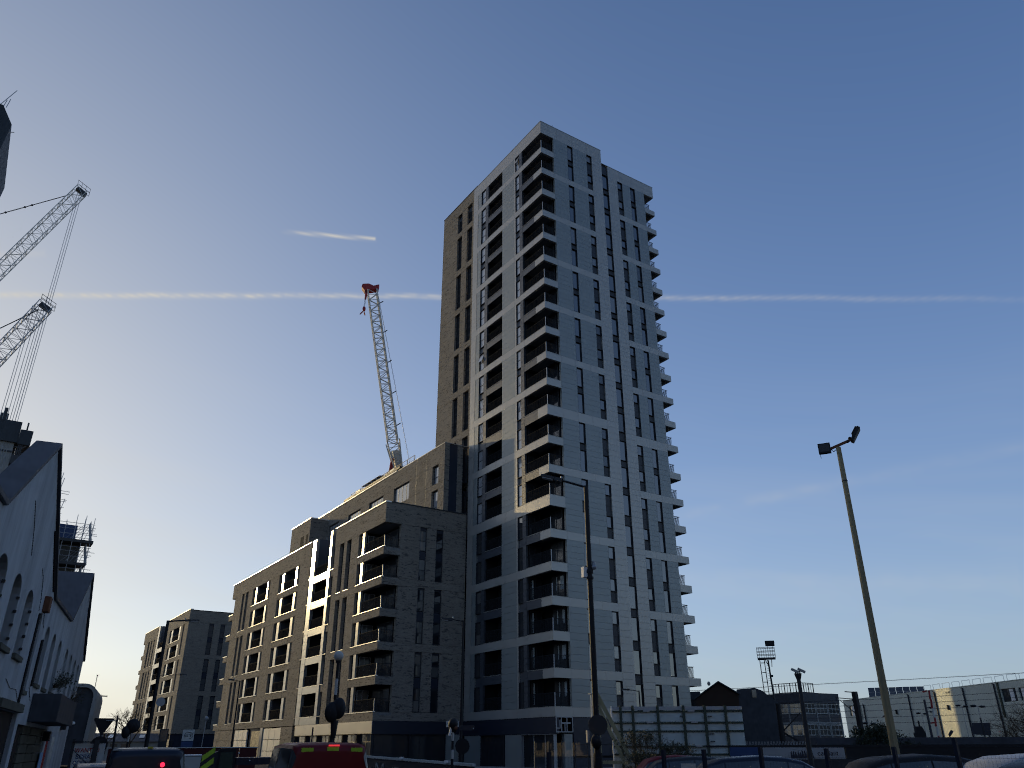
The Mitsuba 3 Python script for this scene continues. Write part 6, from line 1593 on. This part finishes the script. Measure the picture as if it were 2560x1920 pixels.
w_ = thing('car_park_wall', 'dark timber boarded wall behind the parked cars', 'wall')
for i in range(16):
    m = MB(); BF.box(m, -3.0 + i * 1.4, -1.62 + i * 1.4, -0.15, 0.94, -0.12, -0.06); put(w_, 'board', m, 'm_steel_dark')
m = MB(); BF.box(m, -3.0, 19.4, 1.56, 1.66, -0.12, -0.03); put(w_, 'cap', m, 'm_black')
m = MB(); BF.box(m, 4.4, 19.4, 0.95, 1.55, -0.12, -0.07); put(w_, 'panel', m, 'm_black')
w_ = thing('embankment_wall', 'dark wall along the foot of the railway on the right', 'wall')
m = MB(); m.add([[x, y, z] for x, y in ((54, 40.5), (86, 18), (87, 19.4), (55, 41.9)) for z in (-0.15, 2.15)], [[0, 2, 3], [0, 3, 1], [2, 4, 5], [2, 5, 3], [4, 6, 7], [4, 7, 5], [6, 0, 1], [6, 1, 7], [1, 3, 5], [1, 5, 7]]); put(w_, 'wall', m, 'm_slate')

# ------------------------------------------------------------------ trees and shrubs


def branches(m, p, d, L, r, depth, rr, spread=0.6, tips=None, up_=0.12):
    if depth == 0 or r < 0.004:
        if tips is not None:
            tips.append(p)
        return
    q = p + d * L
    m.tube(p, q, r, r * 0.72, 6 if r > 0.03 else 4, False)
    for _ in range(rr.choice((2, 3, 3))):
        e = d + np.array([rr.gauss(0, spread), rr.gauss(0, spread), rr.gauss(0, spread * 0.7) + up_]); e /= np.linalg.norm(e)
        branches(m, q, e, L * rr.uniform(0.62, 0.88), r * 0.62, depth - 1, rr, spread, tips, up_)


def tree(label, name, x, y, h, seed, depth=6, spread=0.5, mat='m_bark', r=0.16, lean=(0, 0), trunk=0.3, multi=1):
    k = thing(name, label, 'tree' if 'tree' in name else 'shrub')
    rr = random.Random(seed); t, c = MB(), MB(); tips = []
    for j in range(multi):
        b = np.array([x + rr.uniform(-.5, .5) * (multi > 1), y + rr.uniform(-.5, .5) * (multi > 1), -0.15])
        q = b + np.array([lean[0] + rr.gauss(0, .15) * (multi > 1), lean[1] + rr.gauss(0, .15) * (multi > 1), h * trunk])
        t.tube(b, q, r, r * 0.8, 9)
        for _ in range(4):
            d = np.array([rr.gauss(0, spread), rr.gauss(0, spread), 1.0]); d /= np.linalg.norm(d)
            branches(c, q, d, h * (1 - trunk) * 0.30, r * 0.6, depth, rr, spread, tips)
    put(k, 'trunk', t, mat); put(k, 'crown', c, mat if mat != 'm_bark' else 'm_twig')
    return k, tips


def leaves(k, tips, rr, n, size, mat, spread=0.12, name='foliage'):
    v, f = [], []
    for p in tips:
        for _ in range(n):
            c = p + np.array([rr.gauss(0, spread) for _ in range(3)])
            u, w2 = np.array([rr.gauss(0, 1) for _ in range(3)]), np.array([rr.gauss(0, 1) for _ in range(3)])
            u /= np.linalg.norm(u); w2 -= u * (u @ w2); w2 /= np.linalg.norm(w2); s_ = size * rr.uniform(.6, 1.3)
            b = len(v); v += [c - u * s_, c + w2 * s_ * .45, c + u * s_, c - w2 * s_ * .45]; f += [[b, b + 1, b + 2], [b, b + 2, b + 3]]
    put(k, name, MB().add(v, f), mat)


tree('bare tree at the end of the street, in front of the yellow sky', 'bare_tree', 22.3, 132.0, 7.8, 11, 6, 0.55, 'm_bark', 0.16)
tree('slender bare tree beside the low shed', 'bare_tree', 18.2, 128.0, 5.6, 17, 5, 0.55, 'm_bark', 0.10)
k, tips = tree('tangled bare tree at the right edge, in front of the warehouse', 'bare_tree', 76.5, 35.2, 5.4, 23, 6, 0.75, 'm_bark', 0.11, trunk=0.12, multi=4)
tree('bare scrub between the bare tree and the road signboard', 'bare_shrub', 74.2, 37.8, 3.4, 29, 5, 0.8, 'm_bark', 0.05, trunk=0.1, multi=3)
k, tips = tree('evergreen shrub behind the wooden floodlight pole', 'evergreen_shrub', 58.6, 38.4, 3.5, 31, 4, 0.55, 'm_bark', 0.07, trunk=0.08, multi=4)
leaves(k, tips, random.Random(4), 9, 0.10, 'm_leaf', 0.16)
k, tips = tree('wide evergreen shrub left of the wooden pole', 'evergreen_shrub', 57.0, 39.6, 2.6, 37, 4, 0.7, 'm_bark', 0.06, trunk=0.08, multi=4)
leaves(k, tips, random.Random(5), 9, 0.10, 'm_leaf', 0.16)
k, tips = tree('low evergreen shrub right of the wooden pole', 'evergreen_shrub', 59.8, 36.6, 2.2, 41, 4, 0.7, 'm_bark', 0.05, trunk=0.08, multi=4)
leaves(k, tips, random.Random(6), 8, 0.09, 'm_leaf', 0.16)
k, tips = tree('dry brown scrub left of the evergreen shrubs', 'dry_shrub', 56.4, 41.6, 2.15, 43, 5, 0.8, 'm_bark', 0.04, trunk=0.08, multi=4)
leaves(k, tips, random.Random(7), 1, 0.06, 'm_leaf_dry', 0.1)
k, tips = tree('dry brown scrub under the railway signal', 'dry_shrub', 66.0, 41.0, 2.3, 47, 5, 0.8, 'm_bark', 0.04, trunk=0.08, multi=4)
leaves(k, tips, random.Random(8), 1, 0.06, 'm_leaf_dry', 0.1)
for lab, x, y, h, sd, sp in (('tall buddleia with dead flower heads before the billboard back', 35.3, 38.6, 2.9, 53, 0.42), ('smaller buddleia right of the tall one', 36.6, 37.4, 2.3, 59, 0.5), ('low tangle of stems between the red hatchback and the timber props', 33.8, 37.0, 1.9, 61, 0.7)):
    k, tips = tree(lab, 'buddleia_shrub', x, y, h, sd, 5, sp, 'm_bark', 0.035, trunk=0.12, multi=5)
    rr = random.Random(sd)
    leaves(k, [t for t in tips if rr.random() < 0.5], rr, 3, 0.055, 'm_leaf', 0.07)
for x, y in ((38.9, 36.9), (40.6, 35.2)):
    pass


# ------------------------------------------------------------------ unseen slabs behind the tower, placed to shade warehouse and office; gap passes sun
for lab, x0, x1, y0, y1, h in (('unseen long brick slab block behind the tower, placed to shade the office and warehouse', 50.6, 118.2, 160.0, 171.0, 36.0), ('second unseen brick slab block behind the tower, placed to shade the warehouse', 124.6, 155.0, 160.0, 171.0, 31.0)):
    k = thing('unseen_slab_block', lab, 'apartment block')
    m = MB(); m.box(x0, x1, y0, y1, -0.15, h); put(k, 'wall', m, 'm_brick_far')
    m = MB(); m.box(x0 - 0.1, x1 + 0.1, y0 - 0.1, y1 + 0.1, h, h + 0.2); put(k, 'coping', m, 'm_coping')
    SF = Face(x0, y0, (1, 0), (0, -1))
    for j in range(int(h // 3.05) - 1):
        for i in range(int((x1 - x0) / 4.2)):
            m = MB(); SF.box(m, 1.2 + i * 4.2, 2.8 + i * 4.2, 4.6 + j * 3.05, 6.7 + j * 3.05, -0.1, 0.03); put(k, 'window', m, 'm_glass_deep')

# unseen blocks behind the camera, placed to cut sky light on low tower floors
for lab, x0, x1, h in (('unseen brick terrace behind the viewpoint, placed to cut sky light on the tower', -46.0, -8.0, 15.0), ('unseen taller brick block behind the viewpoint, placed to cut sky light on the tower', -4.0, 40.0, 24.0), ('unseen long brick block behind the viewpoint, placed to cut sky light on the tower', 46.0, 112.0, 24.0)):
    k = thing('unseen_terrace_block', lab, 'building')
    m = MB(); m.box(x0, x1, -46.0, -30.0, -0.15, h); put(k, 'wall', m, 'm_brick_far')
    m = MB(); m.box(x0 - 0.2, x1 + 0.2, -46.2, -29.8, h, h + 0.3); put(k, 'roof', m, 'm_slate')
    for j in range(int(h // 3.0)):
        for i in range(int((x1 - x0) / 3.6)):
            m = MB(); m.box(x0 + 1.0 + i * 3.6, x0 + 2.4 + i * 3.6, -30.1, -29.97, 0.9 + j * 3.0, 2.5 + j * 3.0); put(k, 'window', m, 'm_glass_deep')
